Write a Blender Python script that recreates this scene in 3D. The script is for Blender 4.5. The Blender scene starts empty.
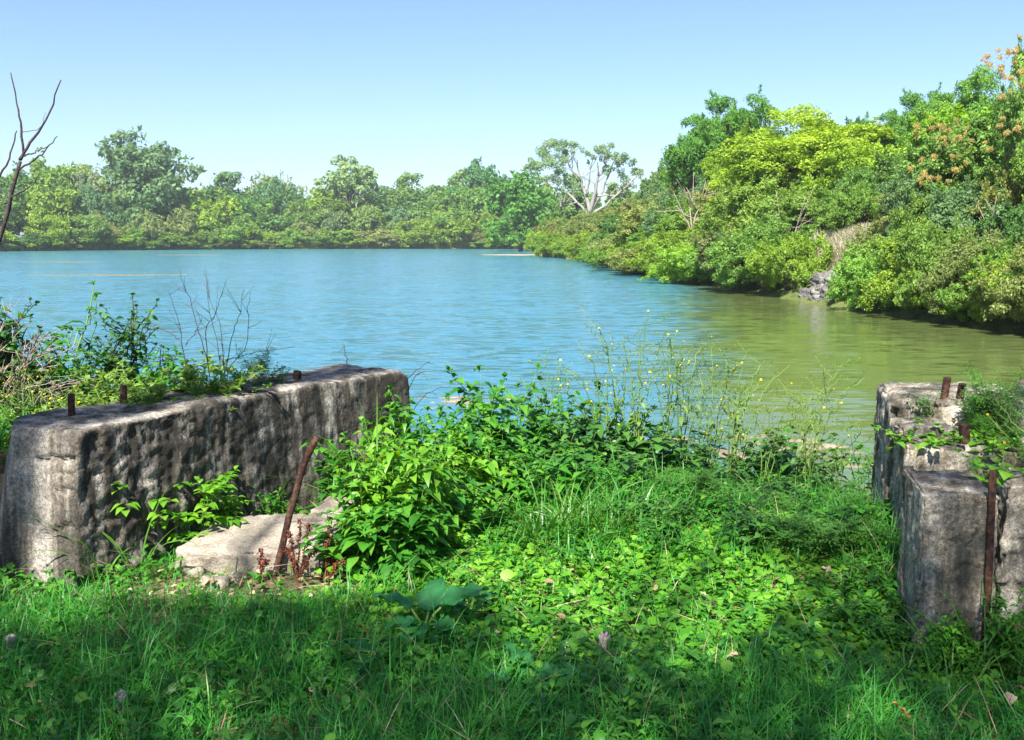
import bpy, bmesh, math, random
import numpy as np
from mathutils import Vector, noise

random.seed(7)
RNG = np.random.default_rng(11)
SC = bpy.context.scene
COL = SC.collection
PI = math.pi

# ------------------------------------------------------------------ camera numbers
CAM_Z = 1.65
HAZE = .00024
F = 950.0
PITCH = math.atan((370 - 241) / F)
CP, SP = math.cos(PITCH), math.sin(PITCH)
SUN = Vector((-0.25, -0.85, 1.10)).normalized()
WATER_Z = -0.60


def at(px, py, Y):
    """world point seen at photo pixel (px,py) at forward distance Y"""
    a = (px - 512) / F
    b = (370 - py) / F
    dy, dz = CP + b * SP, -SP + b * CP
    return Vector((a * Y / dy, Y, CAM_Z + dz * Y / dy))


def on(px, py, z=0.0):
    """world point seen at a photo pixel on the level z"""
    a = (px - 512) / F
    b = (370 - py) / F
    dy, dz = CP + b * SP, -SP + b * CP
    t = (z - CAM_Z) / dz
    return Vector((a * t, dy * t, z))


# ------------------------------------------------------------------ object helpers
def tag(o, label=None, cat=None, group=None, kind=None):
    if label: o['label'] = label
    if cat: o['category'] = cat
    if group: o['group'] = group
    if kind: o['kind'] = kind
    return o


def empty(name, loc, label, cat, group=None, rz=0.0, s=1.0):
    o = bpy.data.objects.new(name, None)
    o.empty_display_size = 0.1
    COL.objects.link(o)
    o.location = loc
    o.rotation_euler = (0, 0, rz)
    o.scale = (s, s, s) if not hasattr(s, '__len__') else s
    return tag(o, label, cat, group)


def link(name, me, parent=None, mat=None):
    o = bpy.data.objects.new(name, me)
    COL.objects.link(o)
    if mat is not None and len(me.materials) == 0:
        me.materials.append(mat)
    if parent is not None:
        o.parent = parent
    return o


class Geo:
    """collects numpy vertex / face batches into one mesh with a per vertex 'tint'"""

    def __init__(self):
        self.v, self.t, self.f, self.n = [], [], [], 0

    def add(self, v, f, tint=None):
        v = np.asarray(v, np.float32).reshape(-1, 3)
        if len(v) == 0: return
        self.v.append(v)
        self.t.append(np.full(len(v), .5, np.float32) if tint is None else np.asarray(tint, np.float32).ravel())
        self.f.append(np.asarray(f, np.int64) + self.n)
        self.n += len(v)

    def mesh(self, name, mat=None, smooth=True):
        me = bpy.data.meshes.new(name)
        v = np.concatenate(self.v)
        t = np.concatenate(self.t)
        loops, starts, tot = [], [], 0
        for f in self.f:
            k = f.shape[1]
            loops.append(f.ravel())
            starts.append(np.arange(len(f)) * k + tot)
            tot += f.size
        loops = np.concatenate(loops).astype(np.int32)
        starts = np.concatenate(starts).astype(np.int32)
        me.vertices.add(len(v)); me.vertices.foreach_set('co', v.ravel())
        me.loops.add(len(loops)); me.loops.foreach_set('vertex_index', loops)
        me.polygons.add(len(starts)); me.polygons.foreach_set('loop_start', starts)
        me.update(calc_edges=True)
        if smooth:
            me.polygons.foreach_set('use_smooth', np.ones(len(starts), bool))
        a = me.attributes.new('tint', 'FLOAT', 'POINT')
        a.data.foreach_set('value', t)
        if mat: me.materials.append(mat)
        me.validate()
        return me


def nrm(a):
    return a / np.maximum(np.linalg.norm(a, axis=-1, keepdims=True), 1e-9)


def runit(n, rng):
    return nrm(rng.normal(size=(n, 3)))


# leaf templates: (t along, s across, h out of plane), faces
def T_diamond():
    return (np.array([(0, 0, 0), (.42, -.5, .10), (1, 0, -.05), (.42, .5, .10)]), np.array([(0, 3, 2), (0, 2, 1)]))


def T_leaf(ws=(.0, .40, .50, .30, 0), ts=(0, .2, .5, .8, 1), fold=.10, bow=.12):
    v, idx = [], []
    for t, w in zip(ts, ws):
        h = bow * (t - t * t) * 4 - bow * .6 * t * t
        if w == 0:
            idx.append((len(v),)); v.append((t, 0, h))
        else:
            k = len(v); idx.append((k, k + 1, k + 2))
            v += [(t, -w, h + fold * w), (t, 0, h), (t, w, h + fold * w)]
    f = []
    for a, b in zip(idx[:-1], idx[1:]):
        if len(a) == 1: f += [(a[0], b[1], b[0]), (a[0], b[2], b[1])]
        elif len(b) == 1: f += [(a[0], a[1], b[0]), (a[1], a[2], b[0])]
        else: f += [(a[0], a[1], b[1]), (a[0], b[1], b[0]), (a[1], a[2], b[2]), (a[1], b[2], b[1])]
    return np.array(v), np.array(f)


LEAF_D = T_diamond()
LEAF_LANCE = T_leaf((0, .42, .5, .25, 0))
LEAF_HEART = T_leaf((.0, .5, .48, .22, 0), (.0, .10, .42, .78, 1), .12, .10)
LEAF_ROUND = T_leaf((.0, .46, .5, .38, .0), (0, .15, .5, .85, 1), .12, .03)


def leaves(g, base, axis, up, L, W, tpl=LEAF_D, droop=0.0, tint=None):
    base = np.asarray(base, float); n = len(base)
    if n == 0: return
    a = nrm(np.asarray(axis, float))
    side = np.cross(a, np.asarray(up, float))
    bad = np.linalg.norm(side, axis=1) < 1e-4
    side[bad] = np.cross(a[bad], np.array([.3, .9, .1]))
    side = nrm(side)
    no = np.cross(side, a)
    tv, tf = tpl
    L = np.broadcast_to(np.asarray(L, float), (n,))[:, None, None]
    W = np.broadcast_to(np.asarray(W, float), (n,))[:, None, None]
    t, s, h = tv[None, :, 0:1], tv[None, :, 1:2], tv[None, :, 2:3]
    v = base[:, None] + L * t * a[:, None] + W * s * side[:, None] + L * h * no[:, None]
    v[:, :, 2] -= (np.broadcast_to(np.asarray(droop, float), (n,))[:, None] * L[:, :, 0] * t[:, :, 0] ** 2)
    K = len(tv)
    f = (tf[None] + (np.arange(n) * K)[:, None, None]).reshape(-1, tf.shape[1])
    if tint is None: tint = RNG.random(n)
    g.add(v.reshape(-1, 3), f, np.repeat(tint, K))


def blades(g, base, az, L, W, lean, curve, K=4, tint=None, tip=.04, fold=.0):
    """curved grass blades"""
    base = np.asarray(base, float); n = len(base)
    if n == 0: return
    L, W, lean, curve, az = [np.broadcast_to(np.asarray(x, float), (n,)) for x in (L, W, lean, curve, az)]
    d = np.stack([np.cos(az), np.sin(az), np.zeros(n)], 1)
    sd = np.stack([-np.sin(az), np.cos(az), np.zeros(n)], 1)
    tw = RNG.normal(0, .5, n)
    p = base.copy(); rows = []
    for k in range(K + 1):
        t = k / K
        w = W * (tip + (1 - tip) * (1 - t ** 1.8)) * (.65 + .35 * min(1, t * 4)) * .5
        th = lean + curve * t
        nn = d * np.cos(th)[:, None]; nn[:, 2] -= np.sin(th)
        ww = sd * np.cos(tw * t)[:, None] + nn * np.sin(tw * t)[:, None]
        rows += [p - ww * w[:, None], p + ww * w[:, None]]
        st = d * np.sin(th)[:, None]; st[:, 2] += np.cos(th)
        p = p + st * (L / K)[:, None]
    v = np.stack(rows, 1)
    tf = np.array([(2 * k, 2 * k + 1, 2 * k + 3, 2 * k + 2) for k in range(K)])
    R = 2 * (K + 1)
    f = (tf[None] + (np.arange(n) * R)[:, None, None]).reshape(-1, 4)
    if tint is None: tint = RNG.random(n)
    g.add(v.reshape(-1, 3), f, np.repeat(tint, R))


def tube(g, pts, rad, sides=5, tint=.5, cap=True):
    pts = np.asarray([tuple(p) for p in pts], float); K = len(pts)
    rad = np.broadcast_to(np.asarray(rad, float), (K,))
    d = np.gradient(pts, axis=0); d = nrm(d)
    ref = np.array([.31, .17, .93]) if abs(d[0][2]) < .9 else np.array([.95, .2, .1])
    x = nrm(np.cross(d, ref)); y = np.cross(d, x)
    an = np.arange(sides) * 2 * PI / sides
    v = pts[:, None] + rad[:, None, None] * (np.cos(an)[None, :, None] * x[:, None] + np.sin(an)[None, :, None] * y[:, None])
    f = []
    for k in range(K - 1):
        for s in range(sides):
            a, b = k * sides + s, k * sides + (s + 1) % sides
            f.append((a, b, b + sides, a + sides))
    g.add(v.reshape(-1, 3), f, np.full(K * sides, tint))
    if cap:
        n0 = g.n - K * sides
        c = np.array([pts[0], pts[-1]])
        g.add(c, np.zeros((0, 3), int), [tint, tint])
        e = g.n - 2 - n0; ff = []
        for s in range(sides):
            ff.append((e, (s + 1) % sides, s))
            ff.append((e + 1, (K - 1) * sides + s, (K - 1) * sides + (s + 1) % sides))
        g.f.append(np.asarray(ff, np.int64) + n0)


def wig(pts, n, amp, rng):
    """resample a polyline smoothly with a little wobble"""
    P = [Vector(p) for p in pts]
    m = len(P)
    out = []
    for i in range(n):
        u = i / (n - 1) * (m - 1)
        k = min(int(u), m - 2); t = u - k
        p0, p1, p2, p3 = P[max(k - 1, 0)], P[k], P[k + 1], P[min(k + 2, m - 1)]
        q = .5 * ((2 * p1) + (p2 - p0) * t + (2 * p0 - 5 * p1 + 4 * p2 - p3) * t * t + (3 * p1 - p0 - 3 * p2 + p3) * t ** 3)
        w = 0 if i in (0,) else amp
        out.append(q + Vector(rng.normal(0, 1, 3)) * w)
    return out


# ------------------------------------------------------------------ materials
def nodes(name):
    m = bpy.data.materials.new(name); m.use_nodes = True
    nt = m.node_tree; nt.nodes.clear()
    return m, nt, nt.nodes.new, nt.links.new


def ramp(N, stops):
    r = N('ShaderNodeValToRGB')
    e = r.color_ramp.elements
    while len(e) < len(stops): e.new(.5)
    for k, (p, c) in enumerate(stops):
        e[k].position = p; e[k].color = (*c, 1)
    return r


def leaf_mat(name, cols, trans=.35, rough=.5, spec=.35, objcol=False, tcol=None):
    m, nt, N, Lk = nodes(name)
    out = N('ShaderNodeOutputMaterial')
    at_ = N('ShaderNodeAttribute'); at_.attribute_name = 'tint'
    r = ramp(N, cols); Lk(at_.outputs['Fac'], r.inputs['Fac'])
    c = r.outputs['Color']
    if objcol:
        oi = N('ShaderNodeObjectInfo')
        mx = N('ShaderNodeMix'); mx.data_type = 'RGBA'; mx.blend_type = 'MULTIPLY'; mx.inputs[0].default_value = 1
        Lk(c, mx.inputs[6]); Lk(oi.outputs['Color'], mx.inputs[7]); c = mx.outputs[2]
    p = N('ShaderNodeBsdfPrincipled')
    p.inputs['Roughness'].default_value = rough
    p.inputs['Specular IOR Level'].default_value = spec
    Lk(c, p.inputs['Base Color'])
    tr = N('ShaderNodeBsdfTranslucent')
    hs = N('ShaderNodeHueSaturation'); hs.inputs['Hue'].default_value = .485; hs.inputs['Saturation'].default_value = 1.1; hs.inputs['Value'].default_value = 1.5
    Lk(c, hs.inputs['Color']); Lk(hs.outputs['Color'], tr.inputs['Color'])
    ms = N('ShaderNodeMixShader'); ms.inputs[0].default_value = trans
    Lk(p.outputs[0], ms.inputs[1]); Lk(tr.outputs[0], ms.inputs[2])
    Lk(ms.outputs[0], out.inputs['Surface'])
    return m


def rough_mat(name, stops, scale=6.0, detail=8, rough=.9, bump=.4, bdist=.02, vstain=None, spec=.2, fine=60.0, coord='Object', grain=(.65, 1.3), stain=None):
    """mottled matte material: big noise for colour, finer noise for grain and bump"""
    m, nt, N, Lk = nodes(name)
    out = N('ShaderNodeOutputMaterial'); p = N('ShaderNodeBsdfPrincipled')
    tc = N('ShaderNodeTexCoord')
    n1 = N('ShaderNodeTexNoise'); n1.inputs['Scale'].default_value = scale; n1.inputs['Detail'].default_value = detail; n1.inputs['Roughness'].default_value = .65
    n2 = N('ShaderNodeTexNoise'); n2.inputs['Scale'].default_value = fine; n2.inputs['Detail'].default_value = 4
    Lk(tc.outputs[coord], n1.inputs['Vector']); Lk(tc.outputs[coord], n2.inputs['Vector'])
    r = ramp(N, stops); Lk(n1.outputs['Fac'], r.inputs['Fac'])
    c = r.outputs['Color']
    mm = N('ShaderNodeMapRange'); mm.inputs[1].default_value = .3; mm.inputs[2].default_value = .7; mm.inputs[3].default_value = grain[0]; mm.inputs[4].default_value = grain[1]
    Lk(n2.outputs['Fac'], mm.inputs[0])
    mx = N('ShaderNodeMix'); mx.data_type = 'RGBA'; mx.blend_type = 'MULTIPLY'; mx.inputs[0].default_value = 1
    Lk(c, mx.inputs[6]); Lk(mm.outputs[0], mx.inputs[7]); c = mx.outputs[2]
    if vstain:
        # run-down streaks: noise squeezed horizontally, stretched vertically
        mp = N('ShaderNodeMapping'); mp.inputs['Scale'].default_value = (9, 9, .9)
        Lk(tc.outputs[coord], mp.inputs['Vector'])
        n3 = N('ShaderNodeTexNoise'); n3.inputs['Scale'].default_value = 1.0; n3.inputs['Detail'].default_value = 5
        Lk(mp.outputs[0], n3.inputs['Vector'])
        r3 = ramp(N, vstain); Lk(n3.outputs['Fac'], r3.inputs['Fac'])
        m3 = N('ShaderNodeMix'); m3.data_type = 'RGBA'; m3.blend_type = 'MULTIPLY'; m3.inputs[0].default_value = .9
        Lk(c, m3.inputs[6]); Lk(r3.outputs['Color'], m3.inputs[7]); c = m3.outputs[2]
    if stain:
        # dirt and lichen where the old face has spalled (vertex attribute), broken up by noise
        sa = N('ShaderNodeAttribute'); sa.attribute_name = 'stain'
        n4 = N('ShaderNodeTexNoise'); n4.inputs['Scale'].default_value = 7; n4.inputs['Detail'].default_value = 8; n4.inputs['Roughness'].default_value = .7
        mp4 = N('ShaderNodeMapping'); mp4.inputs['Scale'].default_value = (1.9, 1.9, .34); Lk(tc.outputs[coord], mp4.inputs['Vector']); Lk(mp4.outputs[0], n4.inputs['Vector'])
        r4 = ramp(N, [(.44, (1, 1, 1)), (.63, (.06, .06, .06))]); Lk(n4.outputs['Fac'], r4.inputs['Fac'])
        ml = N('ShaderNodeMath'); ml.operation = 'MULTIPLY'; Lk(sa.outputs['Fac'], ml.inputs[0]); Lk(r4.outputs['Color'], ml.inputs[1])
        # pits and dark aggregate
        vo = N('ShaderNodeTexVoronoi'); vo.inputs['Scale'].default_value = 38; Lk(tc.outputs[coord], vo.inputs['Vector'])
        rv = ramp(N, [(.07, (.45, .44, .43)), (.18, (1, 1, 1))]); Lk(vo.outputs['Distance'], rv.inputs['Fac'])
        n5 = N('ShaderNodeTexNoise'); n5.inputs['Scale'].default_value = 170; n5.inputs['Detail'].default_value = 3; Lk(tc.outputs[coord], n5.inputs['Vector'])
        r5 = ramp(N, [(.36, (.60, .60, .60)), (.62, (1.25, 1.25, 1.25))]); Lk(n5.outputs['Fac'], r5.inputs['Fac'])
        for cc in (rv.outputs[0], r5.outputs[0]):
            m6 = N('ShaderNodeMix'); m6.data_type = 'RGBA'; m6.blend_type = 'MULTIPLY'; m6.inputs[0].default_value = 1; Lk(c, m6.inputs[6]); Lk(cc, m6.inputs[7]); c = m6.outputs[2]
        m4 = N('ShaderNodeMix'); m4.data_type = 'RGBA'; Lk(ml.outputs[0], m4.inputs[0]); Lk(c, m4.inputs[6]); m4.inputs[7].default_value = (*stain, 1); c = m4.outputs[2]
    Lk(c, p.inputs['Base Color'])
    p.inputs['Roughness'].default_value = rough; p.inputs['Specular IOR Level'].default_value = spec
    ad = N('ShaderNodeMath'); ad.operation = 'ADD'; Lk(n1.outputs['Fac'], ad.inputs[0]); Lk(n2.outputs['Fac'], ad.inputs[1])
    b = N('ShaderNodeBump'); b.inputs['Strength'].default_value = bump; b.inputs['Distance'].default_value = bdist
    Lk(ad.outputs[0], b.inputs['Height']); Lk(b.outputs[0], p.inputs['Normal'])
    Lk(p.outputs[0], out.inputs['Surface'])
    return m


M = {}
M['tree_leaf'] = leaf_mat('tree_leaf', [(0, (.6, .66, .55)), (.5, (1, 1, 1)), (1, (1.5, 1.35, 1.3))], .38, .55, .25, objcol=True)
M['grass'] = leaf_mat('grass', [(0, (.020, .14, .018)), (.45, (.042, .25, .028)), (.85, (.10, .32, .032)), (.97, (.15, .24, .05)), (1, (.34, .27, .13))], .35, .45, .4)
M['broad'] = leaf_mat('broad', [(0, (.026, .13, .014)), (.5, (.052, .21, .018)), (1, (.11, .29, .027))], .38, .45, .4)
M['bright'] = leaf_mat('bright', [(0, (.06, .20, .013)), (.5, (.105, .29, .016)), (1, (.18, .36, .03))], .4, .45, .4)
M['dark_leaf'] = leaf_mat('dark_leaf', [(0, (.026, .095, .018)), (.5, (.045, .145, .024)), (1, (.08, .20, .03))], .3, .45, .4)
M['cover'] = leaf_mat('cover', [(0, (.05, .20, .012)), (.5, (.105, .30, .016)), (1, (.18, .38, .03))], .38, .5, .35)
M['feather'] = leaf_mat('feather', [(0, (.05, .16, .026)), (.5, (.085, .23, .034)), (1, (.14, .30, .06))], .35, .6, .25)
M['pale'] = leaf_mat('pale', [(0, (.09, .19, .03)), (.5, (.15, .26, .04)), (1, (.24, .33, .08))], .4, .6, .25)
M['yellow'] = leaf_mat('yellow', [(0, (.70, .55, .02)), (1, (.85, .72, .04))], .3, .6, .2)
M['dry'] = leaf_mat('dry', [(0, (.20, .12, .06)), (.5, (.36, .25, .14)), (1, (.55, .43, .30))], .2, .7, .2)
M['stem'] = leaf_mat('stem', [(0, (.05, .12, .02)), (1, (.17, .27, .06))], .1, .6, .3)
M['dock'] = leaf_mat('dock', [(0, (.10, .028, .016)), (1, (.22, .07, .035))], .15, .75, .2)
M['pinktwig'] = rough_mat('pinktwig', [(.3, (.30, .20, .17)), (.7, (.48, .37, .33))], 8)
M['twig'] = rough_mat('twig', [(.3, (.035, .028, .035)), (.7, (.09, .065, .06))], 12)
M['bark'] = rough_mat('bark', [(.3, (.07, .055, .045)), (.7, (.18, .15, .12))], 5)
M['whitebark'] = rough_mat('whitebark', [(.3, (.16, .15, .14)), (.7, (.34, .325, .30))], .8, bump=.2)
M['rust'] = rough_mat('rust', [(.35, (.018, .012, .011)), (.47, (.05, .026, .019)), (.58, (.085, .038, .024)), (.72, (.17, .075, .04))], 34, bump=.8, bdist=.004, rough=.85)
M['concrete'] = rough_mat('concrete', [(.30, (.10, .09, .078)), (.42, (.21, .19, .163)), (.55, (.33, .30, .255)), (.72, (.47, .435, .38))], 5, 12, bump=.6, bdist=.008,
                          vstain=[(.38, (.14, .13, .12)), (.46, (.55, .51, .46)), (.54, (1, 1, 1))], fine=55, grain=(.5, 1.4), stain=(.030, .027, .022))
M['concrete_pale'] = rough_mat('concrete_pale', [(.30, (.14, .125, .10)), (.43, (.28, .25, .20)), (.55, (.40, .36, .29)), (.72, (.52, .48, .40))], 7, 12, bump=.6, bdist=.007,
                               vstain=[(.34, (.25, .23, .20)), (.44, (.68, .63, .56)), (.53, (1, 1, 1))], fine=60, grain=(.5, 1.4), stain=(.05, .045, .035))
M['slab'] = rough_mat('slab', [(.30, (.12, .10, .08)), (.5, (.25, .215, .17)), (.7, (.37, .325, .26))], 5, 9, bump=.6, bdist=.01, fine=90)
M['limestone'] = rough_mat('limestone', [(.3, (.05, .047, .042)), (.5, (.135, .13, .12)), (.7, (.26, .25, .235))], .9, 9, bump=.8, bdist=.15, fine=6)
M['mat'] = rough_mat('mat', [(.3, (.07, .10, .07)), (.6, (.15, .14, .08))], .6, 6, bump=.2, bdist=.01, fine=4)


def mat_ground():
    m, nt, N, Lk = nodes('soil')
    out = N('ShaderNodeOutputMaterial'); p = N('ShaderNodeBsdfPrincipled')
    geo = N('ShaderNodeNewGeometry'); sep = N('ShaderNodeSeparateXYZ'); Lk(geo.outputs['Position'], sep.inputs[0])
    n1 = N('ShaderNodeTexNoise'); n1.inputs['Scale'].default_value = 3; n1.inputs['Detail'].default_value = 9; n1.inputs['Roughness'].default_value = .7
    Lk(geo.outputs['Position'], n1.inputs['Vector'])
    n2 = N('ShaderNodeTexNoise'); n2.inputs['Scale'].default_value = 35; n2.inputs['Detail'].default_value = 5
    Lk(geo.outputs['Position'], n2.inputs['Vector'])
    soil = ramp(N, [(.3, (.035, .024, .015)), (.5, (.10, .07, .045)), (.7, (.22, .155, .105))]); Lk(n2.outputs['Fac'], soil.inputs['Fac'])
    mud = ramp(N, [(.3, (.10, .09, .045)), (.5, (.20, .17, .115)), (.7, (.33, .27, .205))]); Lk(n1.outputs['Fac'], mud.inputs['Fac'])
    mr = N('ShaderNodeMapRange'); mr.inputs[1].default_value = -.42; mr.inputs[2].default_value = -.54; mr.inputs[3].default_value = 0; mr.inputs[4].default_value = 1
    Lk(sep.outputs['Z'], mr.inputs[0])
    nr_ = N('ShaderNodeMapRange'); nr_.inputs[1].default_value = 16; nr_.inputs[2].default_value = 22; nr_.inputs[3].default_value = 1; nr_.inputs[4].default_value = 0
    l0 = N('ShaderNodeVectorMath'); l0.operation = 'LENGTH'; Lk(geo.outputs['Position'], l0.inputs[0]); Lk(l0.outputs['Value'], nr_.inputs[0])
    mm_ = N('ShaderNodeMath'); mm_.operation = 'MULTIPLY'; Lk(mr.outputs[0], mm_.inputs[0]); Lk(nr_.outputs[0], mm_.inputs[1])
    mx = N('ShaderNodeMix'); mx.data_type = 'RGBA'; Lk(mm_.outputs[0], mx.inputs[0]); Lk(soil.outputs[0], mx.inputs[6]); Lk(mud.outputs[0], mx.inputs[7])
    # beyond the ramp the ground is grassy olive
    far = N('ShaderNodeMapRange'); far.inputs[1].default_value = 14; far.inputs[2].default_value = 24
    ln = N('ShaderNodeVectorMath'); ln.operation = 'LENGTH'; Lk(geo.outputs['Position'], ln.inputs[0]); Lk(ln.outputs['Value'], far.inputs[0])
    gr = ramp(N, [(.35, (.05, .085, .02)), (.65, (.14, .15, .05))]); Lk(n1.outputs['Fac'], gr.inputs['Fac'])
    inv = N('ShaderNodeMath'); inv.operation = 'SUBTRACT'; inv.inputs[0].default_value = 1; Lk(mm_.outputs[0], inv.inputs[1])
    mu = N('ShaderNodeMath'); mu.operation = 'MULTIPLY'; Lk(inv.outputs[0], mu.inputs[0]); Lk(far.outputs[0], mu.inputs[1])
    m2 = N('ShaderNodeMix'); m2.data_type = 'RGBA'; Lk(mu.outputs[0], m2.inputs[0]); Lk(mx.outputs[2], m2.inputs[6]); Lk(gr.outputs[0], m2.inputs[7])
    # pale sand along the far waterline
    sd = N('ShaderNodeMapRange'); sd.inputs[1].default_value = -.15; sd.inputs[2].default_value = -.45; Lk(sep.outputs['Z'], sd.inputs[0])
    fr = N('ShaderNodeMapRange'); fr.inputs[1].default_value = 115; fr.inputs[2].default_value = 150; Lk(ln.outputs['Value'], fr.inputs[0])
    sm = N('ShaderNodeMath'); sm.operation = 'MULTIPLY'; Lk(sd.outputs[0], sm.inputs[0]); Lk(fr.outputs[0], sm.inputs[1])
    m3 = N('ShaderNodeMix'); m3.data_type = 'RGBA'; m3.inputs[7].default_value = (.36, .31, .15, 1); Lk(sm.outputs[0], m3.inputs[0]); Lk(m2.outputs[2], m3.inputs[6])
    Lk(m3.outputs[2], p.inputs['Base Color'])
    p.inputs['Roughness'].default_value = .95; p.inputs['Specular IOR Level'].default_value = .10
    b = N('ShaderNodeBump'); b.inputs['Strength'].default_value = .7; b.inputs['Distance'].default_value = .03
    Lk(n2.outputs['Fac'], b.inputs['Height']); Lk(b.outputs[0], p.inputs['Normal'])
    Lk(p.outputs[0], out.inputs['Surface'])
    return m


WAVE_OPEN, WAVE_CALM = .85, .22


def mat_water():
    m, nt, N, Lk = nodes('lake_water')
    out = N('ShaderNodeOutputMaterial'); p = N('ShaderNodeBsdfPrincipled')
    geo = N('ShaderNodeNewGeometry'); sep = N('ShaderNodeSeparateXYZ'); Lk(geo.outputs['Position'], sep.inputs[0])
    # sheltered water along the right bank, tree reflections painted into its murky olive: x > 0.2 y (a line on the lake), open water left of it
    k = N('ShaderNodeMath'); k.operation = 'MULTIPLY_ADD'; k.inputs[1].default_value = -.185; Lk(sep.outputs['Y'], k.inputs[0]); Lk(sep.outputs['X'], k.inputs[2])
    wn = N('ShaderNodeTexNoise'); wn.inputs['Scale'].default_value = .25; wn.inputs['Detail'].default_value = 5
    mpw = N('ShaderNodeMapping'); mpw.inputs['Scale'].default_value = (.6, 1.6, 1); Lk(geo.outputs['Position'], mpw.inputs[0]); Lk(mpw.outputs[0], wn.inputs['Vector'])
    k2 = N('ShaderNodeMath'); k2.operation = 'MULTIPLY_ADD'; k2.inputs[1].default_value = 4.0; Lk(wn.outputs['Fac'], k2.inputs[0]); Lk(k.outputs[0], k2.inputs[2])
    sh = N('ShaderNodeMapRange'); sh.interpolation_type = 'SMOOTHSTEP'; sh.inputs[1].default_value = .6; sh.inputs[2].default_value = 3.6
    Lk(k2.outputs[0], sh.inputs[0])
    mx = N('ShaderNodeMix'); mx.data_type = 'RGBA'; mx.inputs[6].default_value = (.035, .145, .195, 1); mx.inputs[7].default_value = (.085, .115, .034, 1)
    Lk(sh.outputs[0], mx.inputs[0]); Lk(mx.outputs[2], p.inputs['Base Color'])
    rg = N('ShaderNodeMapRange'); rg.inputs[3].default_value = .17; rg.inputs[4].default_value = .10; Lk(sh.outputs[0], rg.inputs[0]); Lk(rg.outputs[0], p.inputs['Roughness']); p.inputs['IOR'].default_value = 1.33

    # wave slopes straight from noise colours, so that far waves keep their tilt
    def slope(sc, st, det, amp):
        mp = N('ShaderNodeMapping'); mp.inputs['Scale'].default_value = st; mp.inputs['Rotation'].default_value = (0, 0, .22)
        Lk(geo.outputs['Position'], mp.inputs[0])
        n = N('ShaderNodeTexNoise'); n.inputs['Scale'].default_value = sc; n.inputs['Detail'].default_value = det; n.inputs['Roughness'].default_value = .55
        Lk(mp.outputs[0], n.inputs['Vector'])
        sb = N('ShaderNodeVectorMath'); sb.operation = 'SUBTRACT'; sb.inputs[1].default_value = (.5, .5, .5); Lk(n.outputs['Color'], sb.inputs[0])
        ml = N('ShaderNodeVectorMath'); ml.operation = 'MULTIPLY'; ml.inputs[1].default_value = amp; Lk(sb.outputs[0], ml.inputs[0]); return ml.outputs[0]
    def vadd(x, y):
        v = N('ShaderNodeVectorMath'); v.operation = 'ADD'; Lk(x, v.inputs[0]); Lk(y, v.inputs[1]); return v.outputs[0]
    tot = vadd(slope(3.6, (.55, 1.7, 1), 3, (.45, 1.2, 0)), vadd(slope(.9, (.6, 1.5, 1), 3, (.22, .55, 0)), slope(.12, (.5, 1.6, 1), 2, (.05, .16, 0))))
    st = N('ShaderNodeMapRange'); st.inputs[1].default_value = 0; st.inputs[2].default_value = 1; st.inputs[3].default_value = WAVE_OPEN; st.inputs[4].default_value = WAVE_CALM
    Lk(sh.outputs[0], st.inputs[0])
    sc_ = N('ShaderNodeVectorMath'); sc_.operation = 'SCALE'; Lk(tot, sc_.inputs[0]); Lk(st.outputs[0], sc_.inputs['Scale'])
    nv = vadd(sc_.outputs[0], geo.outputs['Normal'])
    nn = N('ShaderNodeVectorMath'); nn.operation = 'NORMALIZE'; Lk(nv, nn.inputs[0]); Lk(nn.outputs[0], p.inputs['Normal'])
    Lk(p.outputs[0], out.inputs['Surface'])
    return m


M['soil'] = mat_ground()
M['water'] = mat_water()

# ------------------------------------------------------------------ camera, sky, sun
cam = bpy.data.cameras.new('camera'); cam.sensor_width = 36; cam.lens = F / 1024 * 36
cam.clip_start = .05; cam.clip_end = 8000
co = bpy.data.objects.new('camera', cam); COL.objects.link(co)
co.location = (0, 0, CAM_Z); co.rotation_euler = (PI / 2 - PITCH, 0, 0)
SC.camera = co
w = bpy.data.worlds.new('World'); SC.world = w; w.use_nodes = True
wn = w.node_tree; bg = wn.nodes['Background']
sky = wn.nodes.new('ShaderNodeTexSky'); sky.sky_type = 'NISHITA'; sky.sun_disc = False
sky.sun_elevation = math.asin(SUN.z); sky.sun_rotation = math.atan2(SUN.x, SUN.y)
sky.air_density = 1.0; sky.dust_density = 1.0; sky.ozone_density = 6.0; sky.altitude = 200
tm = wn.nodes.new('ShaderNodeMix'); tm.data_type = 'RGBA'; tm.blend_type = 'MULTIPLY'; tm.inputs[0].default_value = 1; tm.inputs[7].default_value = (1.02, .985, 1, 1)
wn.links.new(sky.outputs[0], tm.inputs[6]); wn.links.new(tm.outputs[2], bg.inputs[0]); bg.inputs[1].default_value = .065
sl = bpy.data.lights.new('sun', 'SUN'); sl.energy = 4.5; sl.angle = math.radians(.53); sl.color = (1, .955, .88)
so = bpy.data.objects.new('sun', sl); COL.objects.link(so)
so.rotation_euler = (-SUN).to_track_quat('-Z', 'Y').to_euler(); so.location = (0, -20, 30)
SC.view_settings.view_transform = 'Standard'; SC.view_settings.look = 'None'
SC.view_settings.gamma = 1; SC.view_settings.exposure = 1.7; SC.view_settings.use_curve_mapping = False
SC.cycles.max_bounces = 8; SC.cycles.transparent_max_bounces = 8
SC.cycles.use_denoising = True

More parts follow.
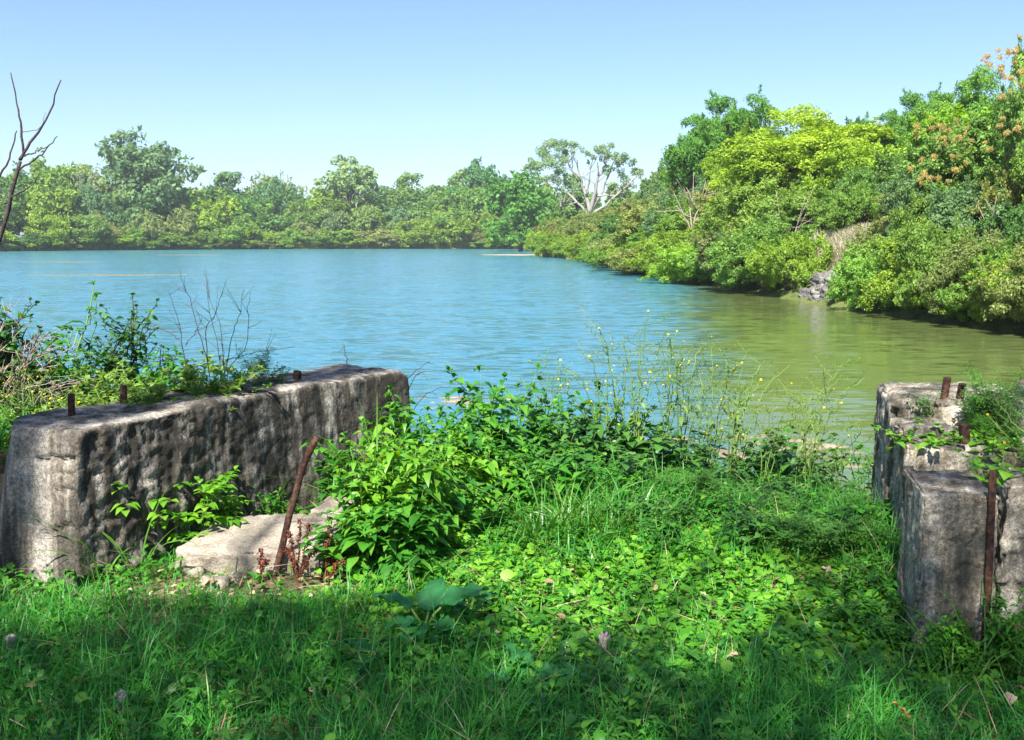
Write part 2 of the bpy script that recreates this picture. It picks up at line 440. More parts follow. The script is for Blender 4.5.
# ------------------------------------------------------------------ terrain and lake
LAKE = [(-3.5, 7.6), (-1, 8.1), (.3, 8.5), (1.5, 8.8), (2.4, 8.5), (3, 7.5), (4.5, 7.2), (8, 9), (12, 14), (13.4, 20), (12.7, 23.4), (11.8, 28), (11.2, 33.7),
        (10.4, 44), (10, 57), (9.3, 70), (9.8, 104), (8, 125), (4.6, 153), (5, 170), (13, 190), (16, 235), (8, 270), (-30, 284), (-70, 270), (-100, 238), (-118, 205),
        (-138, 140), (-95, 70), (-45, 28), (-14, 11)]
LP = np.array(LAKE)
WALL_PTS = [(-2.42, 4.52), (-2.09, 4.42), (-1.74, 5.02), (-1.37, 5.78), (-.71, 6.62)]


def lake_dist(x, y):
    """signed distance to the shore: negative in the lake"""
    p = np.stack([x, y], -1)
    d = np.full(len(x), 1e9); ins = np.zeros(len(x), bool)
    for a, b in zip(LP, np.roll(LP, -1, 0)):
        ab = b - a
        t = np.clip(((p - a) @ ab) / (ab @ ab), 0, 1)
        d = np.minimum(d, np.linalg.norm(p - (a + t[:, None] * ab), axis=1))
        c = (a[1] > y) != (b[1] > y)
        xi = a[0] + (y - a[1]) / (b[1] - a[1] + 1e-12) * (b[0] - a[0])
        ins ^= c & (x < xi)
    return np.where(ins, -d, d)


def sst(a, b, x):
    t = np.clip((x - a) / (b - a), 0, 1)
    return t * t * (3 - 2 * t)


def vnoise(x, y, s, seed=0.0):
    """cheap smooth noise from sines, -1..1"""
    r = np.zeros_like(x)
    for k, (a, b, c) in enumerate([(1, .3, 0), (-.4, 1.1, 1.7), (.9, -.8, 4.1), (1.9, 1.3, 2.2), (-1.6, 2.1, .6), (2.7, -.5, 5.3)]):
        r += np.sin((a * x + b * y) * s + c + seed * (k + 1)) / (1 + .35 * k)
    return r / 3.2


def left_of_wall(x, y):
    """distance behind the left wall's front face (positive = behind)"""
    best = np.full(len(x), 1e9); sg = np.zeros(len(x))
    pts = [(-6.0, 2.9)] + WALL_PTS + [(.5, 9.4)]
    for a, b in zip(pts[:-1], pts[1:]):
        a = np.array(a); b = np.array(b); ab = b - a
        p = np.stack([x, y], -1)
        t = np.clip(((p - a) @ ab) / (ab @ ab), 0, 1)
        q = p - (a + t[:, None] * ab); d = np.linalg.norm(q, axis=1)
        s = np.sign(ab[0] * q[:, 1] - ab[1] * q[:, 0])
        m = d < best
        best[m] = d[m]; sg[m] = s[m]
    return best * sg


def height(x, y):
    x = np.atleast_1d(np.asarray(x, float)); y = np.atleast_1d(np.asarray(y, float))
    d = lake_dist(x, y)
    r = np.hypot(x, y)
    near = 1 - sst(12, 20, r)
    # near shore: the old ramp falls gently to the water
    zr = WATER_Z + .60 * sst(-.3, 3.0, d)
    lw = left_of_wall(x, y)
    zl = .55 * sst(.18, .5, lw) * sst(-6.5, -4.5, x) * sst(.0, 1.6, d)
    u = .925 * x - .38 * y; v = .38 * x + .925 * y
    zq = .52 * sst(.35, .6, u) * sst(4.25, 4.6, v) * sst(.1, 1.2, d)
    zr = zr - .10 * np.exp(-((x - 1.75) / .45) ** 2 - ((y - 3.62) / .4) ** 2)
    zn = zr + zl + zq + .025 * vnoise(x, y, 2.3) + .012 * vnoise(x, y, 6.1, 2)
    # far banks: a short step up, then gently rising land, higher on the right
    right = sst(4, 14, x) * (1 - sst(120, 190, y))
    zf = WATER_Z + .5 * sst(-.3, 1.2, d) + (.35 + 1.5 * right) * sst(.5, 5, d) + right * 2.6 * sst(4, 22, d) + 1.5 * sst(20, 120, d) + .2 * vnoise(x, y, .31) * sst(0, 3, d)
    z = np.where(d > 0, zn * near + zf * (1 - near), 0)
    # lake bed, with a shallow mud bar just off the ramp
    bed = WATER_Z - np.minimum(2.5, -d * .18 * sst(0, 1.5, -d) + .015)
    bar = np.exp(-((y - 10.6) / 1.0) ** 2 - ((x - 2.3) / 1.5) ** 2) + .95 * np.exp(-((y - 13.2) / .9) ** 2 - ((x + .7) / 1.6) ** 2) + .93 * np.exp(-((y - 9.6) / .8) ** 2 - ((x - 3.1) / .9) ** 2)
    bedb = WATER_Z - .100 + .10 * np.minimum(bar, 1) + .050 * vnoise(x, y * 2.4, 2.9, 1) + .040 * vnoise(x, y * 2.2, 8.3, 3) + .02 * vnoise(x, y * 1.6, 21, 5)
    bedb = np.minimum(bedb, WATER_Z + .010 + .006 * vnoise(x, y, 14, 2))
    mix = sst(.05, .5, bar)
    bed = bed * (1 - mix) + bedb * mix
    return np.where(d > 0, z, bed)


def hz(x, y):
    return float(height(x, y)[0])


def build_ground():
    front = np.linspace(-42, 42, 480)
    rest = np.linspace(42, 318, 93)[1:-1]
    an = np.radians(np.concatenate([front, rest]))
    rad = np.concatenate([np.linspace(.15, 2, 12), np.arange(2.06, 16, .065), 16 * 1.032 ** np.arange(1, 168)])
    A, R = np.meshgrid(an, rad)
    x = (R * np.sin(A)).ravel(); y = (R * np.cos(A)).ravel()
    z = height(x, y)
    nr, na = R.shape
    i = np.arange(nr - 1)[:, None] * na; j = np.arange(na)[None]
    j2 = (j + 1) % na
    f = np.stack([i + j, i + na + j, i + na + j2, i + j2], -1).reshape(-1, 4)
    g = Geo(); g.add(np.stack([x, y, z], 1), f)
    n0 = g.n
    g.add([(0, 0, hz(0, .15))], np.zeros((0, 3), int))
    jj = np.arange(na)
    g.f.append(np.stack([np.full(na, n0), jj, (jj + 1) % na], 1))
    o = link('ground', g.mesh('ground', M['soil']))
    tag(o, kind='structure')
    o['label'] = 'grassy old boat ramp and wooded banks sloping to the lake'


build_ground()
g = Geo(); g.add([(-260, 3, WATER_Z), (120, 3, WATER_Z), (120, 330, WATER_Z), (-260, 330, WATER_Z)], [(0, 1, 2, 3)])
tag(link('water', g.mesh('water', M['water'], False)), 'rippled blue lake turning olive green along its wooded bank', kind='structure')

V, hx0, hx1, hy0, hy1, hz0, hz1 = None, -290, 150, -40, 420, -4.2, 48
g = Geo()
g.add([(x, y, z) for z in (hz0, hz1) for x, y in ((hx0, hy0), (hx1, hy0), (hx1, hy1), (hx0, hy1))], [(3, 2, 1, 0), (4, 5, 6, 7), (0, 1, 5, 4), (1, 2, 6, 5), (2, 3, 7, 6), (3, 0, 4, 7)])
mh, nt, N, Lk = nodes('haze_air')
vo = N('ShaderNodeVolumePrincipled'); vo.inputs['Color'].default_value = (.80, .90, 1, 1); vo.inputs['Density'].default_value = HAZE; vo.inputs['Anisotropy'].default_value = .0
ou = N('ShaderNodeOutputMaterial'); Lk(vo.outputs[0], ou.inputs['Volume'])
tag(link('haze', g.mesh('haze', mh, False)), 'thin summer haze over the lake paling the far trees', kind='stuff')

# ------------------------------------------------------------------ concrete
def fbm(p, s, o=5, off=0.0):
    q = Vector((p[0] * s + off, p[1] * s - off, p[2] * s + off * .5))
    return noise.fractal(q, .85, 2.1, o)


def chips(p, s, off=0.0):
    """faceted chip depth 0..1: each Voronoi cell has its own level and tilt"""
    q = Vector((p[0] * s + off, p[1] * s, p[2] * s - off))
    d, pts = noise.voronoi(q)
    c = pts[0]
    h = math.sin(c.x * 12.9898 + c.y * 78.233 + c.z * 37.719) * 43758.5453
    h -= math.floor(h)
    t = Vector((math.sin(h * 91), math.sin(h * 57 + 1), math.sin(h * 133 + 2)))
    return h + .7 * t.dot(q - c) 


def set_stain(o, vals):
    a = o.data.attributes.new('stain', 'FLOAT', 'POINT'); a.data.foreach_set('value', np.asarray(vals, np.float32))


def box_verts(nx, ny, nz, hx, hy, hz_, r):
    """rounded box surface grid, welded: verts (world size, centred) and quads"""
    idx, V, Fc = {}, [], []

    def vid(i, j, k):
        key = (i, j, k)
        if key not in idx:
            p = Vector((hx * (2 * i / nx - 1), hy * (2 * j / ny - 1), hz_ * (2 * k / nz - 1)))
            q = Vector((max(-hx + r, min(hx - r, p.x)), max(-hy + r, min(hy - r, p.y)), max(-hz_ + r, min(hz_ - r, p.z))))
            dlt = p - q
            nn = dlt.normalized() if dlt.length > 1e-6 else Vector((0, 0, 1))
            idx[key] = len(V); V.append((q + nn * r, nn, p))
        return idx[key]
    for i in range(nx):
        for j in range(ny):
            Fc.append((vid(i, j, 0), vid(i, j + 1, 0), vid(i + 1, j + 1, 0), vid(i + 1, j, 0)))
            Fc.append((vid(i, j, nz), vid(i + 1, j, nz), vid(i + 1, j + 1, nz), vid(i, j + 1, nz)))
    for i in range(nx):
        for k in range(nz):
            Fc.append((vid(i, 0, k), vid(i + 1, 0, k), vid(i + 1, 0, k + 1), vid(i, 0, k + 1)))
            Fc.append((vid(i, ny, k), vid(i, ny, k + 1), vid(i + 1, ny, k + 1), vid(i + 1, ny, k)))
    for j in range(ny):
        for k in range(nz):
            Fc.append((vid(0, j, k), vid(0, j, k + 1), vid(0, j + 1, k + 1), vid(0, j + 1, k)))
            Fc.append((vid(nx, j, k), vid(nx, j + 1, k), vid(nx, j + 1, k + 1), vid(nx, j, k + 1)))
    return V, Fc


def poly_at(pts, s):
    """point and left-hand normal on a smooth polyline at length s"""
    P = [Vector((a, b, 0)) for a, b in pts]
    L = [(q - p).length for p, q in zip(P[:-1], P[1:])]
    T = sum(L); s = max(0, min(T, s))
    def raw(x):
        x = max(0, min(T, x)); k = 0
        while k < len(L) - 1 and x > L[k]: x -= L[k]; k += 1
        return P[k].lerp(P[k + 1], min(1, x / L[k]))
    acc = Vector(); n = 9
    for i in range(n): acc += raw(s + (i / (n - 1) - .5) * .13)
    pt = raw(s).lerp(acc / n, .8)
    t = (raw(s + .06) - raw(s - .06)).normalized()
    return pt, Vector((-t.y, t.x, 0))


def mesh_obj(name, V, Fc, mat, parent=None, smooth=True):
    me = bpy.data.meshes.new(name)
    me.from_pydata([tuple(v) for v in V], [], Fc); me.update()
    if smooth: me.polygons.foreach_set('use_smooth', [True] * len(me.polygons))
    me.materials.append(mat)
    return link(name, me, parent)


def wall_left():
    body = WALL_PTS[1:]
    T = sum(math.dist(a, b) for a, b in zip(body[:-1], body[1:]))
    thick, zt, zb = .60, .752, -.45
    V, Fc = box_verts(160, 34, 74, T / 2, thick / 2, (zt - zb) / 2, .02)
    out, st_ = [], []
    for q, nn, p in V:
        s = q.x + T / 2; c = q.y + thick / 2; z = q.z + (zt + zb) / 2
        h = (z + .05) / .8
        pt, n = poly_at(body, s)
        tdir = Vector((n.y, -n.x, 0))
        # the near end is skewed, its back corner broken away, and it leans outwards to its foot
        e = max(0, 1 - s / .45)
        w = pt + n * c + tdir * (e * (-.25 * min(c, .34) + .75 * max(0, c - .34) ** 1.2 * (1.2 - .6 * max(0, 1 - h))))
        w += (n * (.14 * c / thick) - tdir * .07) * e * max(0, 1 - h) - n * (.04 * (1 - h) if c < .05 else 0)
        w.z = z
        wn_ = tdir * nn.x + n * nn.y + Vector((0, 0, nn.z))
        face = max(0, -nn.y); endf = max(0, -nn.x)
        sp = min(1, max(.15, (s - .02 + .05 * noise.noise(Vector((z * 5, 3, 1)))) / .06))
        f1 = fbm((w.x, w.y, z), 3.2, 6, 1.3); f2 = fbm((w.x, w.y, z), 9, 5, 7.7); f3 = fbm((w.x, w.y, z), 26, 3, 2.2)
        ch = chips(w, 7.5, 1.0) * .6 + chips(w, 17, 4.0) * .4
        a = face * sp * (.007 * f1 + .007 * f2 + .009 * f3 - .021 * ch + .004) * (.26 + .74 * min(1, max(0, (1.15 - s) / .7)))
        a += .004 * f1 + .004 * f2 + .0025 * f3
        a += max(0, nn.z) * (.010 * f1 + .006 * f2)
        # chips along the corner and cracks running in from it on the smooth end
        ed = sorted([abs(nn.x), abs(nn.y), abs(nn.z)])[1]
        a -= .03 * max(0, f2) * min(1, ed * 2)
        for cz, c1, dp in ((.625 - .10 * c, .22, .042), (.268 + .03 * math.sin(c * 40), .18, .042), (.44 + .03 * math.sin(c * 30), .12, .028), (.53 + .2 * c, .07, .014)):
            if c < c1 + .05 and endf > .4:
                dz = abs(z - cz - .014 * noise.noise(Vector((c * 24, 5, cz * 9))) - .006 * noise.noise(Vector((c * 70, 2, cz * 9))))
                a -= dp * max(0, 1 - dz / (.016 * (1.3 - c / (c1 + .05)))) * min(1, (c1 + .05 - c) / .05)
        w += wn_ * a
        # uneven top line, chipped far corner
        if z > .5:
            w.z += .016 * noise.noise(Vector((s * 1.7, c * 2, 4))) * ((z - .5) / .25)
            if s > T - .10: w.z -= .05 * (s - T + .10) / .10 * ((z - .5) / .25)
        out.append(w)
        st_.append(min(1, sp * face + .75 * max(0, nn.z) * (.5 + f1) + .22 * endf))
    t = empty('concrete_wall', (-1.35, 5.5, 0), 'long weathered concrete wall with spalled stained face and rusty bolts in its top', 'concrete wall')
    o = mesh_obj('wall_body', out, Fc, M['concrete'], t); o.location = (1.35, -5.5, 0); set_stain(o, st_)
    # bolts set in the top
    for px, pyb, Y, hgt, r, lab in ((72, 416, 4.80, .125, .018, None), (124, 405, 5.25, .10, .02, None), (297, 369, 6.15, .06, .026, 'short square rusty stub')):
        b = at(px, pyb, Y)
        g = Geo(); tube(g, [(b.x, b.y, .66), (b.x, b.y, .75 + hgt * .6), (b.x + .004, b.y, .75 + hgt)], [r, r, r * .97], 12 if lab is None else 4)
        bo = link('bolt', g.mesh('bolt', M['rust'], lab is None), t); bo.location = (1.35, -5.5, 0)
        if lab: bo['label'] = lab


wall_left()


def rough_block(name, foot, zb, zt, seg, r, mat, rel=1.0, parent=None, seed=0.0, topfn=None, batter=0.0):
    """weathered block on a four cornered plan (front-left, front-right, back-right, back-left)"""
    A, B, C, D = [Vector((x, y, 0)) for x, y in foot]
    hx, hy, hz_ = (B - A).length / 2, (D - A).length / 2, (zt - zb) / 2
    V, Fc = box_verts(*seg, hx, hy, hz_, r)
    out, st_ = [], []
    ex = (B - A).normalized(); ey = (D - A).normalized()
    for q, nn, p in V:
        a, b = q.x / hx * .5 + .5, q.y / hy * .5 + .5
        w = A.lerp(B, a).lerp(D.lerp(C, a), b)
        z = q.z + (zt + zb) / 2
        h = (z - zb) / (zt - zb)
        w = w + (w - (A + B + C + D) / 4) * batter * (1 - h)
        w.z = z
        if topfn: w.z = zb + (topfn(a, b) - zb) * h
        wn_ = ex * nn.x + ey * nn.y + Vector((0, 0, nn.z))
        f1 = fbm(w, 3.5, 5, seed); f2 = fbm(w, 10, 5, seed + 5); f3 = fbm(w, 30, 3, seed + 9)
        rid = abs(noise.noise(Vector((w.x * 7 + seed, w.y * 7, w.z * 8))))
        ed = sorted([abs(nn.x), abs(nn.y), abs(nn.z)])[1]
        ch = chips(w, 9, seed)
        w += wn_ * rel * (.005 * f1 + .004 * f2 + .004 * f3 - .011 * ch - (.03 * max(0, ch - .35) + .02 * max(0, f2)) * min(1, ed * 2.2))
        st_.append(min(1, max(0, .35 + .9 * f1 + .3 * max(0, nn.z))))
        out.append(w)
    o = mesh_obj(name, out, Fc, mat, parent); set_stain(o, st_)
    return o


# near pillar: plan from its seen corners
pl = rough_block('concrete_pillar', [(1.685, 3.80), (1.985, 3.74), (2.09, 4.20), (1.80, 4.27)], -.25, .625, (40, 40, 90), .016, M['concrete_pale'], .9, seed=3.1, batter=.03)
tag(pl, 'squarish upright weathered concrete pillar with a flat pitted top, beside a flat rusty post', 'concrete pillar')
bl = rough_block('concrete_block', [(2.06, 3.86), (2.76, 3.72), (2.84, 4.20), (2.15, 4.27)], -.25, .645, (50, 50, 70), .018, M['concrete_pale'], 1.6, seed=8.4, batter=.02,
                 topfn=lambda a, b: .66 - .03 * b)
tag(bl, 'wide rough concrete block with ridged sunlit face, to the right of the flat rusty post', 'concrete block')
tw = empty('concrete_retaining_wall', (2.3, 5.2, 0), 'stepped concrete wall with weeds on top, running to the water behind the upright pillar', 'concrete wall')


def rel(o):
    o.location = (-2.3, -5.2, 0); return o


o = rough_block('lower_step', [(2.06, 4.86), (2.84, 4.78), (3.0, 5.50), (2.24, 5.50)], -.35, .585, (52, 52, 60), .018, M['concrete_pale'], 1.1, tw, seed=12.0); rel(o)
o = rough_block('upper_step', [(2.21, 5.475), (3.02, 5.40), (3.2, 6.20), (2.42, 6.25)], -.60, .735, (52, 46, 80), .05, M['concrete_pale'], 1.25, tw, seed=15.0); rel(o)
o['label'] = 'taller far end of the stepped wall with a rounded top'
o = rough_block('concrete_rubble', [(2.12, 5.12), (2.42, 5.08), (2.48, 5.40), (2.18, 5.42)], .55, .645, (30, 30, 12), .035, M['concrete_pale'], 1.3, seed=19.0)
tag(o, 'flat loose chunk of concrete lying on the lower step of the stepped wall', 'concrete chunk')
o = rough_block('concrete_ledge', [(3.05, 5.0), (3.6, 4.85), (3.9, 6.1), (3.3, 6.2)], -.2, .70, (30, 50, 40), .05, M['concrete_pale'], 1.3, seed=25.0, topfn=lambda a, b: .78 - .18 * a)
tag(o, 'sloping grey concrete ledge behind the feathery weeds at the picture edge', 'concrete ledge')


def flat_bar(name, foot, top, wdt, thk, label, cat, grp=None, rz=0.0, mat='rust'):
    d = Vector(top) - Vector(foot)
    V, Fc = box_verts(3, 3, 24, wdt / 2, thk / 2, .5, .002)
    c, s = math.cos(rz), math.sin(rz); out = []
    for q, nn, p in V:
        h = q.z + .5
        w = Vector(foot) + d * h + Vector((q.x * c - q.y * s, q.x * s + q.y * c, 0))
        k = 1.5e-3 * noise.noise(w * 40)
        out.append(w + Vector((k, k, 0)))
    return tag(mesh_obj(name, out, Fc, M[mat]), label, cat, grp)


p = at(991, 468, 3.78)
flat_bar('rusty_post', (p.x + .0, 3.72, -.1), (p.x - .012, 3.74, .735), .029, .012, 'flat rusty steel post wedged between the upright pillar and the wide block', 'steel post')
p = at(966, 424, 4.92)
flat_bar('rusty_stake', (p.x + .012, 4.92, .50), (p.x - .01, 4.92, p.z), .045, .030, 'squat rusty steel stake sticking up from the lower step among the weeds', 'steel post', rz=.3)
p = at(945.5, 377, 5.56)
flat_bar('rusty_stake', (p.x - .012, 5.56, .62), (p.x + .012, 5.56, p.z), .034, .03, 'taller of two dark stakes at the far top of the stepped wall', 'steel post', rz=.2)
p = at(960, 383, 5.54)
flat_bar('rusty_stake', (p.x - .01, 5.54, .62), (p.x + .016, 5.54, p.z), .034, .03, 'shorter of two dark stakes, half hidden in feathery weeds', 'steel post', rz=.2)

# stone slabs beside the left wall
sl_ = rough_block('stone_slab', [(-1.70, 4.58), (-.93, 4.50), (-.90, 5.16), (-1.60, 5.12)], -.06, .105, (56, 46, 16), .022, M['slab'], .8, seed=31.0,
                  topfn=lambda a, b: .135 + .015 * b)
tag(sl_, 'flat tan stone slab lying at the foot of the long concrete wall', 'stone slab')
s2 = rough_block('stone_slab', [(-1.15, 5.18), (-.72, 5.10), (-.70, 5.65), (-1.06, 5.72)], -.06, .15, (36, 36, 16), .022, M['slab'], .9, seed=37.0)
tag(s2, 'smaller pale stone slab just behind the big flat slab', 'stone slab')
for k, (px, py, s, lab) in enumerate([(215, 582, .075, 'small pale stone under the left corner of the flat slab'), (236, 578, .06, 'small flat stone in the leaf litter below the slab'), (196, 572, .05, 'little grey stone beside the foot of the long wall')]):
    c = on(px, py, .02)
    st = rough_block('stone', [(c.x - s, c.y - s * .6), (c.x + s, c.y - s * .7), (c.x + s * .8, c.y + s * .7), (c.x - s * .9, c.y + s * .6)], -.04, .045, (14, 14, 8), .02, M['slab'], .7, seed=40.0 + k)
    tag(st, lab, 'stone')
# leaning rusty rod
P = [at(274, 584, 4.47), at(285, 534, 4.50), at(296, 492, 4.53), at(304, 464, 4.55), at(317, 437, 4.56)]
g = Geo(); tube(g, [P[0] + Vector((-.02, 0, -.18))] + wig(P, 22, .0012, RNG), .0165, 12)
tag(link('rusty_rod', g.mesh('rusty_rod', M['rust'])), 'bent rusty steel rod leaning over the flat stone slab', 'steel rod')

# ------------------------------------------------------------------ trees and shrubs far off
def crown_geo(rng, lobes, n, leaf, sub=8, fill=.35, tall=1.0, sprigs=0):
    """leaf-sized faces on clumps of clumps: gaps between, light and dark sides"""
    g = Geo()
    rr = np.array([l[1] ** 2 for l in lobes]); share = rr / rr.sum()
    for (c, r), s in zip(lobes, share):
        k = max(30, int(n * s))
        d = nrm(runit(sub, rng) + np.array([0, 0, .25]) + .35 * nrm(np.array(c, float) * [1, 1, .4] + 1e-6))
        sc = np.array(c) + d * r * rng.uniform(.55, .95, (sub, 1))
        sr = r * rng.uniform(.30, .52, sub)
        w = rng.integers(0, sub, k)
        u = nrm(runit(k, rng) + .45 * d[w])
        pos = sc[w] + u * (sr[w] * (fill + (1 - fill) * rng.random(k) ** .5) * rng.uniform(.85, 1.18, k))[:, None] * np.array([1, 1, .85 * tall])
        no = nrm(u * .9 + runit(k, rng) * .75 + np.array([0, 0, .35]))
        ax = nrm(np.cross(no, runit(k, rng)) + np.array([0, 0, -.25]))
        L = leaf * rng.uniform(.65, 1.35, k)
        tint = np.clip(.5 + rng.normal(0, .2, k) + rng.normal(0, .13, sub)[w] + rng.normal(0, .09), 0, 1)
        leaves(g, pos, ax, no, L, L * rng.uniform(.45, .7, k), LEAF_D, 0, tint)
    # sprigs that stick out of the clumps
    for q in range(sprigs):
        c, rad = lobes[rng.integers(len(lobes))]
        d = nrm(runit(1, rng)[0] + nrm(np.array(c, float) + 1e-6) * .8 + np.array([0, 0, .5]))
        b = np.array(c) + d * rad * .7; l = rad * rng.uniform(.5, 1.3); m = int(max(14, min(60, n / 420)))
        t = rng.random(m) ** .8
        pos = b + d * (l * t)[:, None] + runit(m, rng) * (leaf * 1.1 * (1.25 - t))[:, None]
        pos[:, 2] -= .12 * l * t ** 2
        no = nrm(runit(m, rng) + [0, 0, .5]); ax = nrm(np.cross(no, runit(m, rng)) + d * .6)
        L = leaf * rng.uniform(.6, 1.5, m)
        leaves(g, pos, ax, no, L, L * .5, LEAF_D, 0, np.clip(.55 + rng.normal(0, .2, m) + rng.normal(0, .1), 0, 1))
    return g


def trunk_geo(rng, lobes, z0, r0, fork, sides=6, some=1.0):
    g = Geo()
    top = np.mean([l[0] for l in lobes], 0)
    f = np.array([top[0] * .4, top[1] * .4, fork])
    tube(g, wig([(0, 0, z0), (f[0] * .3, f[1] * .3, fork * .5), tuple(f)], 6, r0 * .12, rng), np.linspace(r0, r0 * .72, 6), sides)
    for (c, r) in lobes:
        if rng.random() > some: continue
        c = np.array(c)
        mid = f + (c - f) * .5 + np.array([0, 0, .12 * np.linalg.norm(c - f)])
        tube(g, wig([tuple(f), tuple(mid), tuple(c)], 6, r0 * .25, rng), np.linspace(r0 * .55, r0 * .10, 6), 5)
    return g


def lobes_round(rng, n, R, zc, H, qr=(.40, .85), rl=(.28, .46)):
    out = []
    for i in range(n):
        while True:
            d = runit(1, rng)[0]
            if d[2] > -.55: break
        q = rng.uniform(*qr)
        c = np.array([d[0] * R * q, d[1] * R * q, zc + d[2] * H * q])
        out.append((c, R * rng.uniform(*rl)))
    return out


def make_protos():
    P = {}
    r = np.random.default_rng(5)

    def put(name, lobes, n, leaf, z0, r0, fork, **k):
        some = k.pop('some', 1.0)
        P[name] = (crown_geo(r, lobes, n, leaf, **k).mesh('crown', M['tree_leaf'], False),
                   trunk_geo(r, lobes, z0, r0, fork, some=some).mesh('trunk', M['bark']))
    # unit crowns: total height about 1
    for i in range(3):   # low rounded shrubs, foliage to the ground (far)
        put(f'far_shrub{i}', lobes_round(r, 16, .62, .42, .45, rl=(.24, .42)), 5600, .055, -.1, .03, .25, some=.4, sprigs=40)
    for i in range(4):   # rounded trees (far)
        put(f'far_tree{i}', lobes_round(r, 26, .46, .54, .44, (.35, .9), rl=(.2, .40)), 7500, .045, -.1, .026, .35, some=.7, sprigs=40)
    for i in range(2):   # airy tree with gaps
        L = lobes_round(r, 20, .42, .66, .36, rl=(.20, .30))
        put(f'airy_tree{i}', L, 3600, .042, -.1, .022, .38, sub=5)
    for i in range(4):   # bank shrubs, finer leaves
        put(f'bank_shrub{i}', lobes_round(r, 34, .66, .42, .48, (.35, 1.0), rl=(.13, .34)), 31000, .031, -.15, .025, .22, some=.5, sub=12, sprigs=150)
    for i in range(3):   # bank trees
        put(f'bank_tree{i}', lobes_round(r, 40, .46, .55, .44, (.30, .95), rl=(.13, .32)), 33000, .027, -.15, .022, .32, sub=11, sprigs=130)
    for i in range(2):   # large crowns with fine leaves
        put(f'fine_tree{i}', lobes_round(r, 60, .46, .52, .46, (.25, .85), rl=(.14, .30)), 80000, .0165, -.15, .022, .30, sub=14, sprigs=60)
    return P


PROTO = make_protos()
TREES = []


def tree(kind, name, loc, H, Wd, color, label, cat='tree', group=None, rz=None):
    """a tree of height H and crown width Wd from one of the crowns"""
    cm, tm = PROTO[kind]
    wid = 2 * (.62 if 'shrub' in kind else .46)
    t = empty(name, loc, label, cat, group)
    rz = RNG.uniform(0, 2 * PI) if rz is None else rz
    for nm, me in (('crown', cm), ('trunk', tm)):
        o = link(nm, me, t)
        o.scale = (Wd / wid, Wd / wid, H); o.rotation_euler = (0, 0, rz)
        if nm == 'crown': o.color = (*color, 1)
    TREES.append(t)
    return t


def col(r, g_, b, j=.10):
    k = RNG.normal(1, j)
    return (max(.005, r * k * RNG.normal(1, j * .5)), max(.01, g_ * k), max(.004, b * k * RNG.normal(1, j * .6)))


C_MID = (.140, .260, .045); C_DARK = (.085, .185, .045); C_LIGHT = (.20, .325, .040); C_OLIVE = (.20, .255, .075); C_BLUE = (.120, .215, .085); C_YEL = (.30, .36, .03)
CN = {'mid green': C_MID, 'dark green': C_DARK, 'bright green': C_LIGHT, 'olive green': C_OLIVE, 'bluish green': C_BLUE, 'yellow green': C_YEL}


def shore_y(px):
    """distance to the far shore along the viewing line of a column"""
    a = (px - 512) / F / CP
    ys = np.arange(100, 330, 1.0)
    d = lake_dist(a * ys, ys)
    k = np.where(d < 0)[0]
    return ys[k[-1]] if len(k) else 200.


def by_px(kind, name, px, ptop, pbase, Y, wpx, color, label, cat='tree', group=None, pz=None, back=None):
    if back is not None: Y = shore_y(px) + back
    b = at(px, 300, Y)
    z0 = hz(b.x, Y) if pz is None else pz
    z1 = at(px, ptop, Y).z
    dep = Y * CP
    return tree(kind, name, (b.x, Y, z0), z1 - z0, wpx / F * dep, color, label, cat, group)


def nth(n):
    return {1: 'first', 2: 'second', 3: 'third'}.get(n, f'{n}th')


# --- far shore landmarks
by_px('far_tree0', 'cottonwood_tree', 152, 136, 0, 232, 100, C_BLUE, 'tallest broad cottonwood standing above the far shore trees', 'tree', back=17)
by_px('far_shrub1', 'round_tree', 276, 168, 0, 285, 54, (0.112, 0.240, 0.096), 'round green tree crown rising above the far trees, right of the tall cottonwood', back=17)
by_px('airy_tree0', 'airy_tree', 350, 153, 0, 272, 86, (0.208, 0.320, 0.120), 'pale airy tree with sky showing through, between the round crown and the dead tree', back=17)
by_px('far_tree2', 'dark_tree', 478, 163, 0, 290, 52, (0.072, 0.200, 0.056), 'small dark tree sticking up above the far treeline, left of the dead tree', back=17)
by_px('far_tree3', 'rounded_tree', 521, 176, 0, 215, 92, (0.096, 0.248, 0.040), 'big rounded deep green tree just left of the dead white tree')
by_px('far_shrub0', 'pale_bush', 184, 205, 0, 226, 46, (.19, .25, .07), 'pale yellowish bush at the far water edge below the tall cottonwood', 'bush', back=4)
by_px('airy_tree1', 'bare_topped_tree', 95, 168, 0, 214, 50, (0.240, 0.304, 0.144), 'thin greyish tree left of the tall cottonwood', back=17)

# --- rows on the far shore, following the shoreline
SKY = [(-90, 178), (0, 176), (20, 177), (60, 166), (90, 176), (120, 182), (205, 182), (235, 186), (262, 182), (300, 188), (330, 190), (385, 192), (420, 190), (445, 182), (470, 178), (500, 183), (560, 186), (600, 198), (660, 192)]
SXY = np.array(SKY, float)


